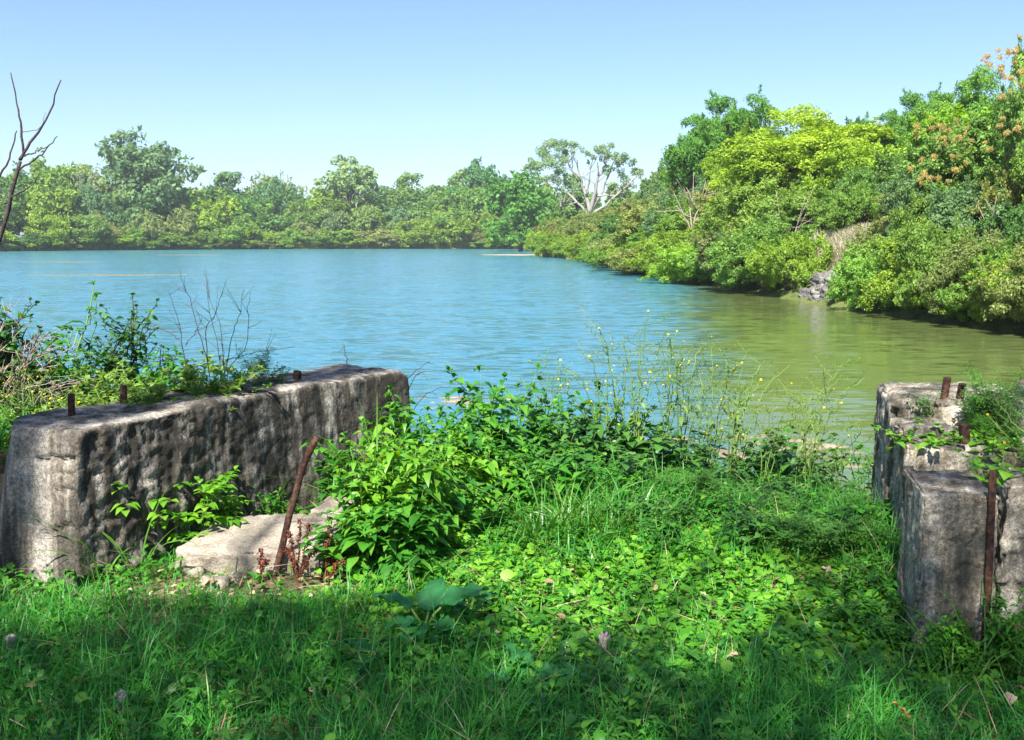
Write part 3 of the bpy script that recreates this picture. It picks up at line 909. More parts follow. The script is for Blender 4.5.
by_px('far_shrub1', 'grey_green_bush', 338, 203, 0, shore_y(338) + 7, 44, (.15, .22, .08), 'grey green bush on the far shore at the foot of the pale airy tree', 'bush')
by_px('far_shrub2', 'light_bush', 366, 206, 0, shore_y(366) + 7, 46, (.18, .27, .07), 'light green bush on the far shore just right of the pale airy tree trunk', 'bush')
by_px('far_shrub0', 'dark_bush', 140, 198, 0, shore_y(140) + 8, 54, (.09, .17, .06), 'dark green bush on the far shore under the tall cottonwood', 'bush')
rows = []
px = -70.
while px < 548:
    rows.append(('front', px)); px += RNG.uniform(13, 21)
px = -70.
while px < 548:
    rows.append(('middle', px)); px += RNG.uniform(17, 27)
px = -70.
while px < 552:
    rows.append(('back', px)); px += RNG.uniform(20, 30)
cnt = {}
for row, px in rows:
    ys = shore_y(px)
    top = np.interp(px, SXY[:, 0], SXY[:, 1]) - 7
    cname = ['mid green', 'dark green', 'bright green', 'olive green', 'bluish green'][RNG.choice(5, p={'front': [.24, .06, .40, .27, .03], 'middle': [.32, .30, .2, .06, .12], 'back': [.34, .22, .18, .06, .2]}[row])]
    zone = 'cottonwood' if px < 235 else ('pale airy tree' if px < 425 else 'dead white tree')
    key = (row, cname, zone); cnt[key] = cnt.get(key, 0) + 1
    which = '' if cnt[key] == 1 else nth(cnt[key]) + ' '
    if row == 'front':
        tp = RNG.uniform(214, 234) if RNG.random() < .7 else RNG.uniform(202, 216)
        by_px(f'far_shrub{RNG.integers(3)}', 'waterside_bush', px, tp, 0, ys + RNG.uniform(2, 5), RNG.uniform(34, 60), col(*CN[cname]),
              f'{which}{cname} bush from the left, far waterline, {zone} stretch', 'bush', 'bushes along the far waterline')
    elif row == 'middle':
        tp = top + RNG.uniform(10, 26)
        by_px(f'far_shrub{RNG.integers(3)}' if RNG.random() < .65 else f'far_tree{RNG.integers(4)}', 'shore_tree', px, tp, 0, ys + RNG.uniform(10, 18), RNG.uniform(52, 84), col(*CN[cname]),
              f'{which}{cname} tree from the left, middle row, {zone} stretch', 'tree', 'trees in the middle of the far wood')
    else:
        tp = top + RNG.uniform(-3, 9)
        by_px(f'far_shrub{RNG.integers(3)}' if RNG.random() < .4 else f'far_tree{RNG.integers(4)}', 'treeline_tree', px, tp, 0, ys + RNG.uniform(24, 36), RNG.uniform(52, 86), col(*CN[cname]),
              f'{which}{cname} skyline tree from the left, {zone} stretch', 'tree', 'skyline trees of the far wood')


px = -70.; k = 0
while px < 535:
    k += 1
    cname = ['bright green', 'mid green', 'olive green'][RNG.choice(3, p=[.5, .25, .25])]
    by_px(f'far_shrub{k % 3}', 'shoreline_bush', px, RNG.uniform(231, 240), 0, shore_y(px) + RNG.uniform(2.0, 3.6), RNG.uniform(26, 48), col(*CN[cname]),
          f'{cname} low bush touching the far waterline, {nth(k)} from the left', 'bush', 'low bushes touching the far waterline', pz=WATER_Z - .2)
    px += RNG.uniform(11, 18)


# --- dead white tree
def dead_tree():
    Y = 165
    r = np.random.default_rng(3)
    b = at(588, 240, Y); z0 = hz(b.x, Y)
    t = empty('dead_tree', (b.x, Y, z0), 'dead white limbed tree with sparse grey green leaves at its branch ends', 'tree')
    off = Vector((b.x, Y, z0))
    q = lambda px, py, dy=0.0: at(px, py, Y + dy) - off
    g = Geo()
    tube(g, wig([(0, 0, -.5), q(589, 228), q(590, 214)], 6, .05, r), np.linspace(.75, .62, 6), 8)
    fork = q(590, 214)
    tips = []
    for path, r0 in [([(590, 214), (586, 195), (580, 178), (577, 160)], .42), ([(590, 214), (594, 196), (598, 178), (597, 163)], .45), ([(590, 212), (600, 196), (606, 180), (614, 160)], .30),
                     ([(589, 216), (577, 202), (566, 193), (552, 188)], .28), ([(592, 214), (606, 205), (622, 190), (634, 178)], .25), ([(586, 195), (590, 180), (590, 166)], .22),
                     ([(598, 178), (604, 166), (604, 154)], .2), ([(580, 178), (570, 168), (563, 156)], .2), ([(594, 196), (612, 196), (628, 200)], .18), ([(577, 202), (560, 206)], .16)]:
        dy = r.uniform(-3, 3)
        P = [q(x, y, dy * i / len(path)) for i, (x, y) in enumerate(path)]
        W = wig(P, 10, .10, r); tube(g, W, np.linspace(r0, .08, 10), 6); tips.append((W[-1], dy))
        for k in range(5):
            s = W[r.integers(4, 9)]; e = s + Vector((r.normal(0, 1.3), r.normal(0, 1.3), r.uniform(.3, 2.4)))
            tube(g, wig([s, (s + e) / 2 + Vector((.1, 0, .2)), e], 5, .06, r), np.linspace(.09, .03, 5), 4)
    link('trunk', g.mesh('trunk', M['whitebark']), t)
    lob = [(np.array(q(x, y, r.uniform(-2, 2))), rad) for x, y, rad in [(540, 160, 2.2), (553, 152, 2.3), (562, 150, 1.8), (548, 172, 2.2), (560, 176, 1.9), (575, 152, 1.6), (598, 156, 1.7), (608, 153, 1.8), (617, 160, 1.7), (626, 166, 1.8), (634, 178, 1.8),
                                                                   (622, 182, 1.5), (610, 172, 1.2), (533, 166, 1.6), (588, 158, 1.2), (570, 188, 1.5), (566, 166, 1.6)]]
    c = link('crown', crown_geo(r, lob, 11000, .32, sub=7, fill=.3).mesh('crown', M['tree_leaf'], False), t)
    c.color = (.19, .29, .13, 1)


dead_tree()
by_px('far_tree1', 'backing_tree', 572, 182, 0, 186, 60, (.12, .22, .06), 'soft green tree behind the left limbs of the dead white tree')
by_px('far_tree3', 'backing_tree', 622, 186, 0, 190, 60, (.13, .24, .06), 'soft green tree behind the right limbs of the dead white tree')

# --- right bank: (kind, px, top, base distance, width px, colour name, label)
T_BANK = [
    ('fine_tree0', 'tall_tree', 724, 90, 82, 122, (0.096, 0.240, 0.035), 'tall dark green tree forming the peak of the bank wood'),
    ('bank_tree1', 'leafy_tree', 690, 150, 88, 66, (0.120, 0.264, 0.038), 'mid green tree leaning out below the tall peak tree'),
    ('fine_tree1', 'yellow_green_tree', 806, 106, 60, 205, (.25, .38, .035), 'broad yellow green tree standing out on the bank'),
    ('bank_shrub1', 'yellow_green_tree', 872, 142, 52, 120, (.22, .36, .035), 'smaller yellow green tree, half behind the tree with orange seed clusters'),
    ('fine_tree0', 'green_tree', 905, 88, 58, 92, (0.104, 0.248, 0.040), 'deep green tree on the ridge behind the smaller yellow green tree'),
    ('fine_tree1', 'green_tree', 962, 66, 50, 120, (0.128, 0.280, 0.048), 'high green tree on the ridge, top of the bank at the picture edge'),
    ('bank_tree0', 'green_tree', 968, 112, 40, 130, (0.168, 0.328, 0.032), 'light green feathery tree below the highest ridge tree'),
    ('bank_tree1', 'green_tree', 1052, 92, 36, 110, (0.112, 0.256, 0.048), 'dark green tree cut by the picture edge below the orange topped tree'),
    ('bank_tree2', 'green_tree', 660, 168, 118, 52, (0.160, 0.272, 0.080), 'greyish green tree at the left shoulder of the bank wood'),
    ('bank_tree0', 'green_tree', 770, 148, 70, 80, (0.136, 0.288, 0.035), 'mid green tree between the peak tree and the yellow green tree'),
    ('bank_tree1', 'green_tree', 745, 128, 76, 76, (0.192, 0.320, 0.032), 'light green tree at the foot of the peak tree'),
    ('bank_tree1', 'green_tree', 850, 118, 80, 60, (0.096, 0.224, 0.040), 'dark green tree peeping over behind the yellow green tree'),
]
for kind, nm, px, tp, Y, wp, c, lab in T_BANK:
    by_px(kind, nm, px, tp, 0, Y, wp, c, lab)


def shore_x(Y):
    xs = np.arange(-10, 30, .1)
    d = lake_dist(xs, np.full(len(xs), float(Y)))
    k = np.where(d < 0)[0]
    k = k[xs[k] < 16]
    return xs[k[-1]]


# shrubs along the right bank: (px, top, Y behind the waterline, width, colour, label)
S_BANK = [
    (560, 212, 168, 46, 'mid green', 'low green bush on the tip of the wooded point beside the sand spit'),
    (548, 232, 160, 26, 'bright green', 'lowest bright green bush on the tip of the wooded point'),
    (585, 220, 150, 40, 'bright green', 'bright green bush second from the tip of the wooded point'),
    (606, 215, 140, 52, 'olive green', 'olive bush below the trunk of the dead white tree'),
    (640, 196, 122, 58, 'mid green', 'mid green bush right of the dead white tree'),
    (628, 226, 108, 40, 'olive green', 'small olive waterside bush right of the dead white tree'),
    (604, 232, 118, 30, 'bright green', 'small bright waterside bush under the dead white tree'),
    (668, 192, 96, 66, 'olive green', 'greyish olive bush at the left shoulder of the bank'),
    (655, 226, 84, 50, 'mid green', 'low waterside bush under the left shoulder of the bank'),
    (690, 206, 72, 66, 'mid green', 'mid green waterside bush below the leaning tree'),
    (716, 186, 66, 84, 'olive green', 'olive bush at the foot of the peak tree'),
    (712, 236, 58, 60, 'olive green', 'low olive bush at the waterline left of the first pale rock'),
    (752, 206, 54, 84, 'bluish green', 'bluish green bush above the first pale rock'),
    (772, 238, 47.5, 66, 'mid green', 'waterside bush between the two pale rocks'),
    (790, 206, 47, 70, 'dark green', 'dark bush left of the dry grassy slope'),
    (788, 196, 50, 40, 'olive green', 'brownish olive bush beside the dry grassy slope'),
    (902, 226, 32.0, 100, 'mid green', 'big green waterside bush right of the larger pale rock'),
    (884, 258, 30.5, 56, 'bright green', 'bright green bush hanging over the water by the larger pale rock'),
    (905, 186, 36, 84, 'olive green', 'grey green bush below the orange seed clusters'),
    (938, 214, 29.5, 112, 'mid green', 'largest green bush on the waterside of the bank'),
    (930, 262, 27.5, 80, 'bright green', 'light green bush drooping to the water below the largest bush'),
    (985, 180, 29, 120, 'bluish green', 'tall grey green bush at the picture edge above the water'),
    (1000, 246, 24.8, 110, 'mid green', 'nearest green bush drooping into the water at the picture edge'),
    (968, 284, 25.6, 66, 'bright green', 'low light bush touching the water beside the nearest bush'),
    (1030, 200, 26.5, 90, 'dark green', 'dark bush cut by the picture edge behind the nearest bush'),
    (1060, 262, 22.8, 110, 'mid green', 'bush cut by the picture edge right of the nearest bush'),
    (842, 186, 47, 46, 'olive green', 'olive bush above the dry grassy slope'),
    (860, 176, 42, 70, 'mid green', 'mid green bush above and right of the dry slope'),
    (735, 250, 50, 44, 'mid green', 'small waterside bush beside the first pale rock'),
    (680, 244, 66, 44, 'olive green', 'low waterside bush below the leaning tree, left of its neighbour'),
    (803, 268, 38.5, 30, 'olive green', 'little drooping bush left of the larger pale rock'),
    (838, 276, 33.4, 34, 'mid green', 'little bush half hiding the larger pale rock'),
    (1010, 150, 33, 90, 'mid green', 'mid green bush under the orange topped tree'),
]
for k, (px, tp, Y, wp, cn, lab) in enumerate(S_BANK):
    b = at(px, 300, Y)
    x = max(b.x, shore_x(Y) + .5)
    z0 = hz(x, Y)
    c = col(*CN[cn], .06)
    if 'brownish' in lab: c = (.27,.22,.11)
    tree(f'bank_shrub{k % 4}', 'bank_bush', (x, Y, z0 - .2), at(px, tp, Y).z - z0 + .2, wp / F * Y, c, lab, 'bush', 'bushes along the wooded bank')
# low bushes all along the waterline, so that the bank is hidden as in the photograph
Y = 21.5; k = 0
while Y < 150:
    w_ = max(2.6, min(6, Y * .085)); k += 1
    if not (32.0 < Y < 38.2 or 45 < Y < 46.5):
        x = shore_x(Y) + RNG.uniform(.1, .7)
        c = ['mid green', 'bright green', 'olive green'][RNG.choice(3, p=[.4, .35, .25])]
        tree(f'bank_shrub{k % 4}', 'overhanging_bush', (x, Y, WATER_Z - .1), RNG.uniform(1.5, 2.6) * (1 + Y * .006), w_ * RNG.uniform(.9, 1.25), col(*CN[c]),
             f'{c} bush overhanging the wooded bank, {nth(k)} along from the picture edge', 'bush', 'overhanging bushes at the bank waterline')
    x = shore_x(Y) + RNG.uniform(2.4, 4.2)
    c = ['mid green', 'dark green', 'olive green', 'bluish green'][RNG.choice(4)]
    if not 33 < Y < 46:
        tree(f'bank_shrub{(k + 1) % 4}', 'slope_bush', (x, Y + .8, hz(x, Y + .8) - .2), RNG.uniform(2.2, 3.4) * (1 + Y * .006), w_ * RNG.uniform(1.0, 1.4), col(*CN[c]),
             f'{c} bush on the bank slope, {nth(k)} along from the picture edge', 'bush', 'bushes on the bank slope')
    Y *= 1 + .058 * RNG.uniform(.85, 1.15)
# fill behind, higher on the slope
fill = [(700, 176, 86), (740, 168, 74), (776, 172, 62), (822, 170, 56), (880, 150, 46), (925, 138, 44), (640, 206, 140), (664, 206, 112), (600, 214, 162), (945, 170, 36), (1010, 120, 42), (980, 150, 36)]
fl = ['under the peak tree', 'right of the peak tree', 'under the yellow green tree', 'below the yellow green crown', 'under the smaller yellow green tree', 'below the deep green ridge tree', 'beyond the left shoulder bush', 'behind the left shoulder bush',
      'behind the dead white trunk', 'behind the orange seed clusters', 'below the highest ridge tree', 'behind the largest waterside bush']
for (px, tp, Y), wl in zip(fill, fl):
    by_px(f'bank_shrub{RNG.integers(4)}', 'understorey_bush', px, tp, 0, Y, 90, col(.10, .20, .04), f'shaded green understorey bush {wl}', 'bush', 'understorey bushes on the bank slope')


# --- trees with orange seed clusters
def seed_tree(px, tp, Y, wp, spots, label):
    t = by_px('bank_tree2', 'seed_cluster_tree', px, tp, 0, Y, wp, (.16, .29, .06), label)
    r = np.random.default_rng(int(px))
    base = Vector(t.location)
    first = None
    for (sx, sy) in [(a + r.normal(0, 5) * k, b_ + r.normal(0, 5) * k) for a, b_ in spots for k in (0, 1, 1.6)]:
        p = at(sx, sy, Y - wp / F * Y * r.uniform(.30, .46)) - base
        if first is None:
            g = Geo(); k = 170
            u = runit(k, r) * r.random((k, 1)) ** .4
            leaves(g, u * [.26, .26, .20], runit(k, r), runit(k, r), r.uniform(.06, .13, k), .05, LEAF_D, 0, r.random(k))
            tube(g, [(0, 0, -.02), (0, .1, -.25), (0, .3, -.45)], [.012, .012, .02], 4)
            first = g.mesh('seed_cluster', M['seed'], False)
        o = link('seed_cluster', first, t)
        o.location = p; s = r.uniform(.22, .48) * Y / 33; o.scale = (s, s, s); o.rotation_euler = (r.uniform(-.3, .3), r.uniform(-.3, .3), r.uniform(0, 6))


M['seed'] = leaf_mat('seed', [(0, (.34, .22, .07)), (.5, (.56, .38, .13)), (1, (.50, .50, .18))], .3, .7, .2)
seed_tree(955, 122, 33, 110, [(917, 134), (932, 128), (948, 130), (958, 137), (966, 128), (972, 140), (921, 160), (966, 163), (940, 148), (930, 178), (922, 183), (948, 181), (955, 170), (985, 150), (944, 138)], 'grey green tree dotted with orange seed clusters, left of the picture edge')
seed_tree(1030, 36, 28, 86, [(982, 60), (990, 65), (1000, 57), (1008, 50), (1015, 62), (1020, 72), (1012, 78), (1002, 70), (1016, 48), (1000, 126), (1018, 128), (1010, 92)], 'tree with pale orange seed clusters in the top corner of the picture')


# --- pale rocks, boulders, dry slope, sand spit
def boulder(name, c, sx, sy, sz, seed, mat, label, cat='rock', group=None, parent=None):
    V, Fc = box_verts(22, 22, 18, sx, sy, sz, min(sx, sy, sz) * .55)
    out = []
    for q, nn, p in V:
        w = q.copy(); s = 1.6 / max(sx, sz)
        cell = noise.voronoi(Vector((w.x * s, w.y * s, w.z * s * 1.3 + seed)))[0]
        a = .30 * min(sx, sz) * (noise.fractal(Vector((w.x * s + seed, w.y * s, w.z * s)), .8, 2.0, 4)) - .10 * min(sx, sz) * max(0, .35 - (cell[1] - cell[0])) 
        out.append(w + nn * a)
    o = mesh_obj(name, out, Fc, M[mat], parent, smooth=False)
    o.location = c; o.rotation_euler = (0, 0, seed * 1.7)
    return tag(o, label, cat, group)


for k, (px, py, Y, sx, sz, lab) in enumerate([(826, 289, 35.2, .55, .6, 'larger pale limestone outcrop at the water edge below the dry slope'), (808, 297, 36.6, .35, .3, 'low grey rock at the foot of the larger pale outcrop'), (838, 297, 34.6, .55, .45, 'grey rock right of the larger pale outcrop'),
                                             (741, 286, 45.5, .7, .45, 'first pale rock at the waterline, under the bluish green bush'), (726, 284, 49, .5, .35, 'small grey rock left of the first pale rock'), (644, 268, 82, .9, .45, 'grey rock on the waterline under the left shoulder of the bank'),
                                             (662, 271, 72, .8, .4, 'second grey rock under the left shoulder of the bank'), (622, 264, 100, .9, .4, 'far grey rock on the waterline by the small olive bush'), (690, 277, 60, .6, .35, 'grey rock on the waterline below the leaning tree')]):
    p = at(px, py, Y)
    x = max(p.x, shore_x(Y) - .1)
    boulder('limestone_rock', (x, Y, max(p.z, WATER_Z + sz * .3)), sx, sx * .8, sz, 3.1 + k, 'limestone', lab, 'rock', 'rocks along the wooded bank')
# dry grass on the slope gap
g = Geo(); r = np.random.default_rng(8); n = 40000
bx = r.uniform(11.4, 15.2, n); by = r.uniform(38.6, 44.5, n)
keep = r.random(n) < np.clip(1.3 * vnoise(bx, by, 1.1, 4) + .45, 0, 1); bx, by = bx[keep], by[keep]; n = len(bx)
bz = height(bx, by)
blades(g, np.stack([bx, by, bz - .05], 1), r.uniform(0, 6.28, n), r.uniform(.3, .9, n), .045, r.uniform(.05, .6, n), r.uniform(.2, .9, n), 3)
o = link('dry_grass', g.mesh('dry_grass', M.setdefault('straw', leaf_mat('straw', [(0, (.18, .22, .08)), (.4, (.40, .36, .23)), (1, (.56, .52, .40))], .2, .7, .2)), False)); tag(o, 'pale dry grass on the open slope above the larger pale rock', kind='stuff')
# reeds fringe on the far waterline
g = Geo(); n = 42000
s = r.random(n); 
seg = [((13, 188), (16, 235)), ((16, 235), (8, 270)), ((8, 270), (-30, 284)), ((-30, 284), (-70, 270)), ((-70, 270), (-100, 238)), ((-100, 238), (-118, 205)), ((-118, 205), (-130, 165)), ((9.8, 104), (8, 125)), ((8, 125), (4.6, 153)), ((4.6, 153), (5, 170))]
ln = np.array([math.dist(a, b) for a, b in seg]); w_ = r.choice(len(seg), n, p=ln / ln.sum())
A = np.array([a for a, b in seg])[w_]; B = np.array([b for a, b in seg])[w_]
p = A + (B - A) * s[:, None] + r.normal(0, .8, (n, 2)) + np.array([0, .9])
zz = height(p[:, 0], p[:, 1]); keep = zz > WATER_Z - .15; p = p[keep]; zz = zz[keep]; n = len(p)
blades(g, np.column_stack([p, zz - .05]), r.uniform(0, 6.28, n), r.uniform(.6, 2.4, n), .22, r.uniform(.0, .3, n), r.uniform(.1, .6, n), 2)
M['reed'] = leaf_mat('reed', [(0, (.14, .22, .03)), (.5, (.24, .32, .05)), (1, (.42, .34, .14))], .3, .6, .2)
tag(link('shore_reeds', g.mesh('shore_reeds', M['reed'], False)), 'yellowish low reeds along the far waterline', kind='stuff')


def flat_patch(name, cx, cy, lx, ly, z, mat, label, cat, seed, group=None, rz=0.0):
    """thin floating mat with a ragged outline"""
    n = 72; rings = 7
    V, Fc = [], []
    for k in range(rings + 1):
        for i in range(n):
            a = i / n * 2 * PI
            rr = 1 + .38 * noise.fractal(Vector((math.cos(a) * 2.2 + seed, math.sin(a) * 2.2, seed)), .7, 2.2, 5)
            f = k / rings
            dn = .035 if k < rings else -.02
            V.append((lx * rr * math.cos(a) * f, ly * rr * math.sin(a) * f, dn * .7 + .008 * noise.noise(Vector((math.cos(a) * f * 9, math.sin(a) * f * 9, seed)))))
    for k in range(rings):
        for i in range(n):
            Fc.append((k * n + i, (k + 1) * n + i, (k + 1) * n + (i + 1) % n, k * n + (i + 1) % n))
    o = mesh_obj(name, V, Fc, M[mat]); o.location = (cx, cy, z); o.rotation_euler = (0, 0, rz)
    return tag(o, label, cat, group)


p = on(112, 275, WATER_Z); flat_patch('algae_mat', p.x, p.y, 5.2, .9, WATER_Z, 'mat', 'long brownish algae mat floating in the open water', 'algae mat', 2.0, 'algae mats', .10)
p = on(188, 255, WATER_Z); flat_patch('algae_mat', p.x, p.y, 5.5, 2.2, WATER_Z, 'mat', 'short brownish algae mat near the far shore under the pale bush', 'algae mat', 5.0, 'algae mats')
p = on(60, 262, WATER_Z); flat_patch('algae_mat', p.x, p.y, 4.5, 1.2, WATER_Z, 'mat', 'faint greenish algae mat nearest the bare branch', 'algae mat', 9.0, 'algae mats')
M['sand'] = rough_mat('sand', [(.3, (.26, .19, .12)), (.7, (.42, .33, .23))], .8, bump=.2, fine=8)
p = on(515, 254, WATER_Z); o = flat_patch('sand_spit', p.x + .5, 156, 5.5, 5, WATER_Z + .02, 'sand', 'pale sand spit at the tip of the wooded point', 'sand spit', 12.0)

# ------------------------------------------------------------------ near plants
def free_of_blocks(x, y, m=0.0):
    """True where the ground is not covered by concrete or stone"""
    lw = left_of_wall(x, y)
    k = ~((lw > -.02 - m) & (lw < .60) & (y > 4.1) & (y < 6.75) & (x > -2.6) & (x < -.5))
    u = .925 * x - .38 * y; v = .38 * x + .925 * y
    k &= ~((u > .10 - m) & (u < 1.3) & (v > 4.2 - m) & (v < 6.75) & (x > 1.6 - m))
    k &= ~((x > -1.66) & (x < -.95) & (y > 4.53) & (y < 5.2)) & ~((x > -1.1) & (x < -.70) & (y > 5.12) & (y < 5.66))
    return k


def scatter(n, x0, x1, y0, y1, rng, dens=None, m=0.0, wide=.5):
    x = rng.uniform(x0, x1, n); y = rng.uniform(y0, y1, n)
    k = free_of_blocks(x, y, m)
    k &= np.abs(x) < .60 * y + wide
    if dens is not None: k &= rng.random(n) < dens(x, y)
    return x[k], y[k]


# bare, littered soil in front of the slab
def bare(x, y):
    return np.exp(-(((x + 1.12) / .62) ** 2 + ((y - 4.40) / .15) ** 2) ** 1.5)


def patchy(x, y, s=3.0, seed=0.0):
    return np.clip(.5 + .9 * vnoise(x, y, s, seed), 0, 1)


def build_grass():
    r = np.random.default_rng(21)
    # mown-out short grass of the foreground
    g = Geo()
    cover = lambda x, y: sst(-.95, -.35, x + .25 * vnoise(x, y, 3)) * sst(3.25, 3.75, y + .2 * vnoise(x, y, 2.2, 3)) * (1 - sst(1.5, 1.9, x))
    x, y = scatter(105000, -3.3, 3.2, 2.3, 4.9, r, lambda x, y: (1 - .82 * bare(x, y)) * (1 - .86 * cover(x, y)) * (.45 + .55 * patchy(x, y, 4)))
    n = len(x); z = height(x, y)
    cl = vnoise(x, y, 5.5, 4)
    L = r.gamma(6, .022, n) * (1 + .35 * cl) + .03
    blades(g, np.stack([x, y, z - .01], 1), r.uniform(0, 2 * PI, n) + 1.2 * vnoise(x, y, 7), np.clip(L, .04, .34) * (1 - .55 * np.exp(-((x - 1.72) / .42) ** 2 - ((y - 3.62) / .26) ** 2)) * (1 - .45 * sst(1.2, 1.5, x) * sst(3.2, 3.6, y)) * (1 - .55 * (1 - sst(-.9, -.6, x)) * sst(3.95, 4.25, y)), r.uniform(.003, .0065, n), r.uniform(.0, .9, n), r.uniform(.3, 2.3, n), 4,
           np.clip(r.beta(3, 3, n) * .8 + .10 * cl + (r.random(n) < .03) * .5, 0, 1))
    # the same grass, thinner, out to the sides
    x, y = scatter(60000, -7, 7, .8, 6.5, r, lambda x, y: (np.abs(x) > .60 * y + .45) * (lake_dist(x, y) > .3), wide=4)
    n = len(x)
    blades(g, np.stack([x, y, height(x, y) - .01], 1), r.uniform(0, 2 * PI, n), np.clip(r.gamma(6, .026, n), .06, .34), r.uniform(.006, .011, n), r.uniform(.0, .9, n), r.uniform(.3, 2.3, n), 3, r.beta(3, 3, n) * .85)
    tag(link('grass', g.mesh('grass', M['grass'], True)), 'tangled short green grass covering the foreground', kind='stuff')
    # longer grass of the ramp
    g = Geo()
    x, y = scatter(22000, -1.0, 3.0, 4.6, 8.7, r, lambda x, y: np.clip(.1 + .9 * patchy(x, y, 2.2, 2), 0, 1) * (.3 + .7 * sst(-.6, .4, x)) * (1 - .45 * sst(.9, 1.5, x)))
    n = len(x); z = height(x, y)
    L = (r.gamma(7, .028, n) + .04) * (1 - .35 * sst(1.0, 1.6, x))
    blades(g, np.stack([x, y, z - .01], 1), r.uniform(0, 2 * PI, n), np.clip(L, .08, .5), r.uniform(.004, .009, n), r.uniform(.0, .5, n), r.uniform(.2, 1.5, n), 4, r.beta(3, 3, n) * .85)
    tag(link('ramp_grass', g.mesh('ramp_grass', M['grass'], True)), 'longer grass growing down the old ramp to the water', kind='stuff')
    # grass and weeds on the raised ground left and right
    g = Geo()
    x, y = scatter(26000, -6.5, -.4, 4.6, 9.5, r, lambda x, y: (left_of_wall(x, y) > .45) * (lake_dist(x, y) > .05) * (.3 + .7 * patchy(x, y, 2)))
    n = len(x); z = height(x, y)
    blades(g, np.stack([x, y, z - .01], 1), r.uniform(0, 6.28, n), r.gamma(6, .03, n) + .05, r.uniform(.004, .008, n), r.uniform(0, .5, n), r.uniform(.2, 1.4, n), 3, r.beta(3, 3, n))
    x, y = scatter(9000, 1.8, 5, 4.2, 7.5, r, lambda x, y: (lake_dist(x, y) > .05) * 1.0)
    n = len(x); z = height(x, y)
    blades(g, np.stack([x, y, z - .01], 1), r.uniform(0, 6.28, n), r.gamma(6, .03, n) + .05, r.uniform(.004, .008, n), r.uniform(0, .5, n), r.uniform(.2, 1.4, n), 3, r.beta(3, 3, n))
    tag(link('bank_grass', g.mesh('bank_grass', M['grass'], True)), 'grass on the raised ground beyond the concrete walls', kind='stuff')
    # round-leaved creeping ground cover along the path
    g = Geo()
    x, y = scatter(38000, -1.3, 2.2, 3.1, 5.8, r, lambda x, y: np.clip(cover(x, y) * 1.1 + .12, 0, 1) * (.5 + .5 * patchy(x, y, 6, 1)) * (1 - .9 * bare(x, y)))
    n = len(x); z = height(x, y) + r.uniform(.01, .075, n) * (.6 + .6 * patchy(x, y, 3, 8))
    a = r.uniform(0, 6.28, n)
    no = nrm(np.stack([r.normal(0, .38, n), r.normal(-.12, .38, n), np.ones(n)], 1))
    ax = nrm(np.cross(no, np.stack([np.cos(a), np.sin(a), np.zeros(n)], 1)))
    S = np.clip(r.lognormal(-3.65, .42, n), .012, .075)
    leaves(g, np.stack([x, y, z], 1), ax, no, S, S * r.uniform(.75, 1.05, n), LEAF_ROUND, .1, np.clip(r.beta(2, 2, n) + .35 * vnoise(x, y, 3, 5), 0, 1))
    tag(link('ground_cover', g.mesh('ground_cover', M['cover'], True)), 'round leaved creeping ground cover on the sunlit path', kind='stuff')
    # small mixed weeds through the grass (three-part leaves)
    g = Geo()
    x, y = scatter(8000, -3, 3, 2.5, 6.8, r, lambda x, y: (1 - .7 * bare(x, y)) * patchy(x, y, 2.6, 11))
    n = len(x); z = height(x, y)
    for k in range(4):
        a = r.uniform(0, 6.28, n); el = r.uniform(.1, .9, n)
        ax = np.stack([np.cos(a) * np.cos(el), np.sin(a) * np.cos(el), np.sin(el)], 1)
        S = r.uniform(.03, .075, n)
        leaves(g, np.stack([x, y, z + r.uniform(.02, .10, n)], 1), ax, [[0, 0, 1]], S, S * r.uniform(.3, .55, n), LEAF_LANCE, .3)
    tag(link('small_weeds', g.mesh('small_weeds', M['broad'], True)), 'small broad leaved weeds mixed into the grass', kind='stuff')
    # dead straw lying about
    g = Geo()
    x, y = scatter(1500, -3, 3, 2.4, 6, r, lambda x, y: .3 + .7 * patchy(x, y, 2, 14))
    n = len(x)
    blades(g, np.stack([x, y, height(x, y) + r.uniform(.02, .10, n)], 1), r.uniform(0, 6.28, n), r.uniform(.08, .28, n), r.uniform(.002, .0045, n), r.uniform(.9, 1.5, n), r.uniform(0, .5, n), 3, r.random(n))
    tag(link('dead_straw', g.mesh('dead_straw', M['dry'], True)), 'dead straw stalks lying in the grass', kind='stuff')
    # dry litter on the bare soil and between the plants
    g = Geo()
    x, y = scatter(5200, -2.4, 2.6, 2.6, 5.6, r, lambda x, y: np.clip(bare(x, y) + .10, 0, 1))
    n = len(x); z = height(x, y) + r.uniform(.004, .05, n)
    no = nrm(np.stack([r.normal(0, .3, n), r.normal(0, .3, n), np.ones(n)], 1)); a = r.uniform(0, 6.28, n)
    ax = nrm(np.cross(no, np.stack([np.cos(a), np.sin(a), np.zeros(n)], 1)))
    leaves(g, np.stack([x, y, z], 1), ax, no, r.uniform(.015, .05, n), r.uniform(.008, .028, n), LEAF_LANCE, 0)
    tag(link('leaf_litter', g.mesh('leaf_litter', M['dry'], True)), 'dry leaf litter on the bare soil in front of the stone slab', kind='stuff')


build_grass()


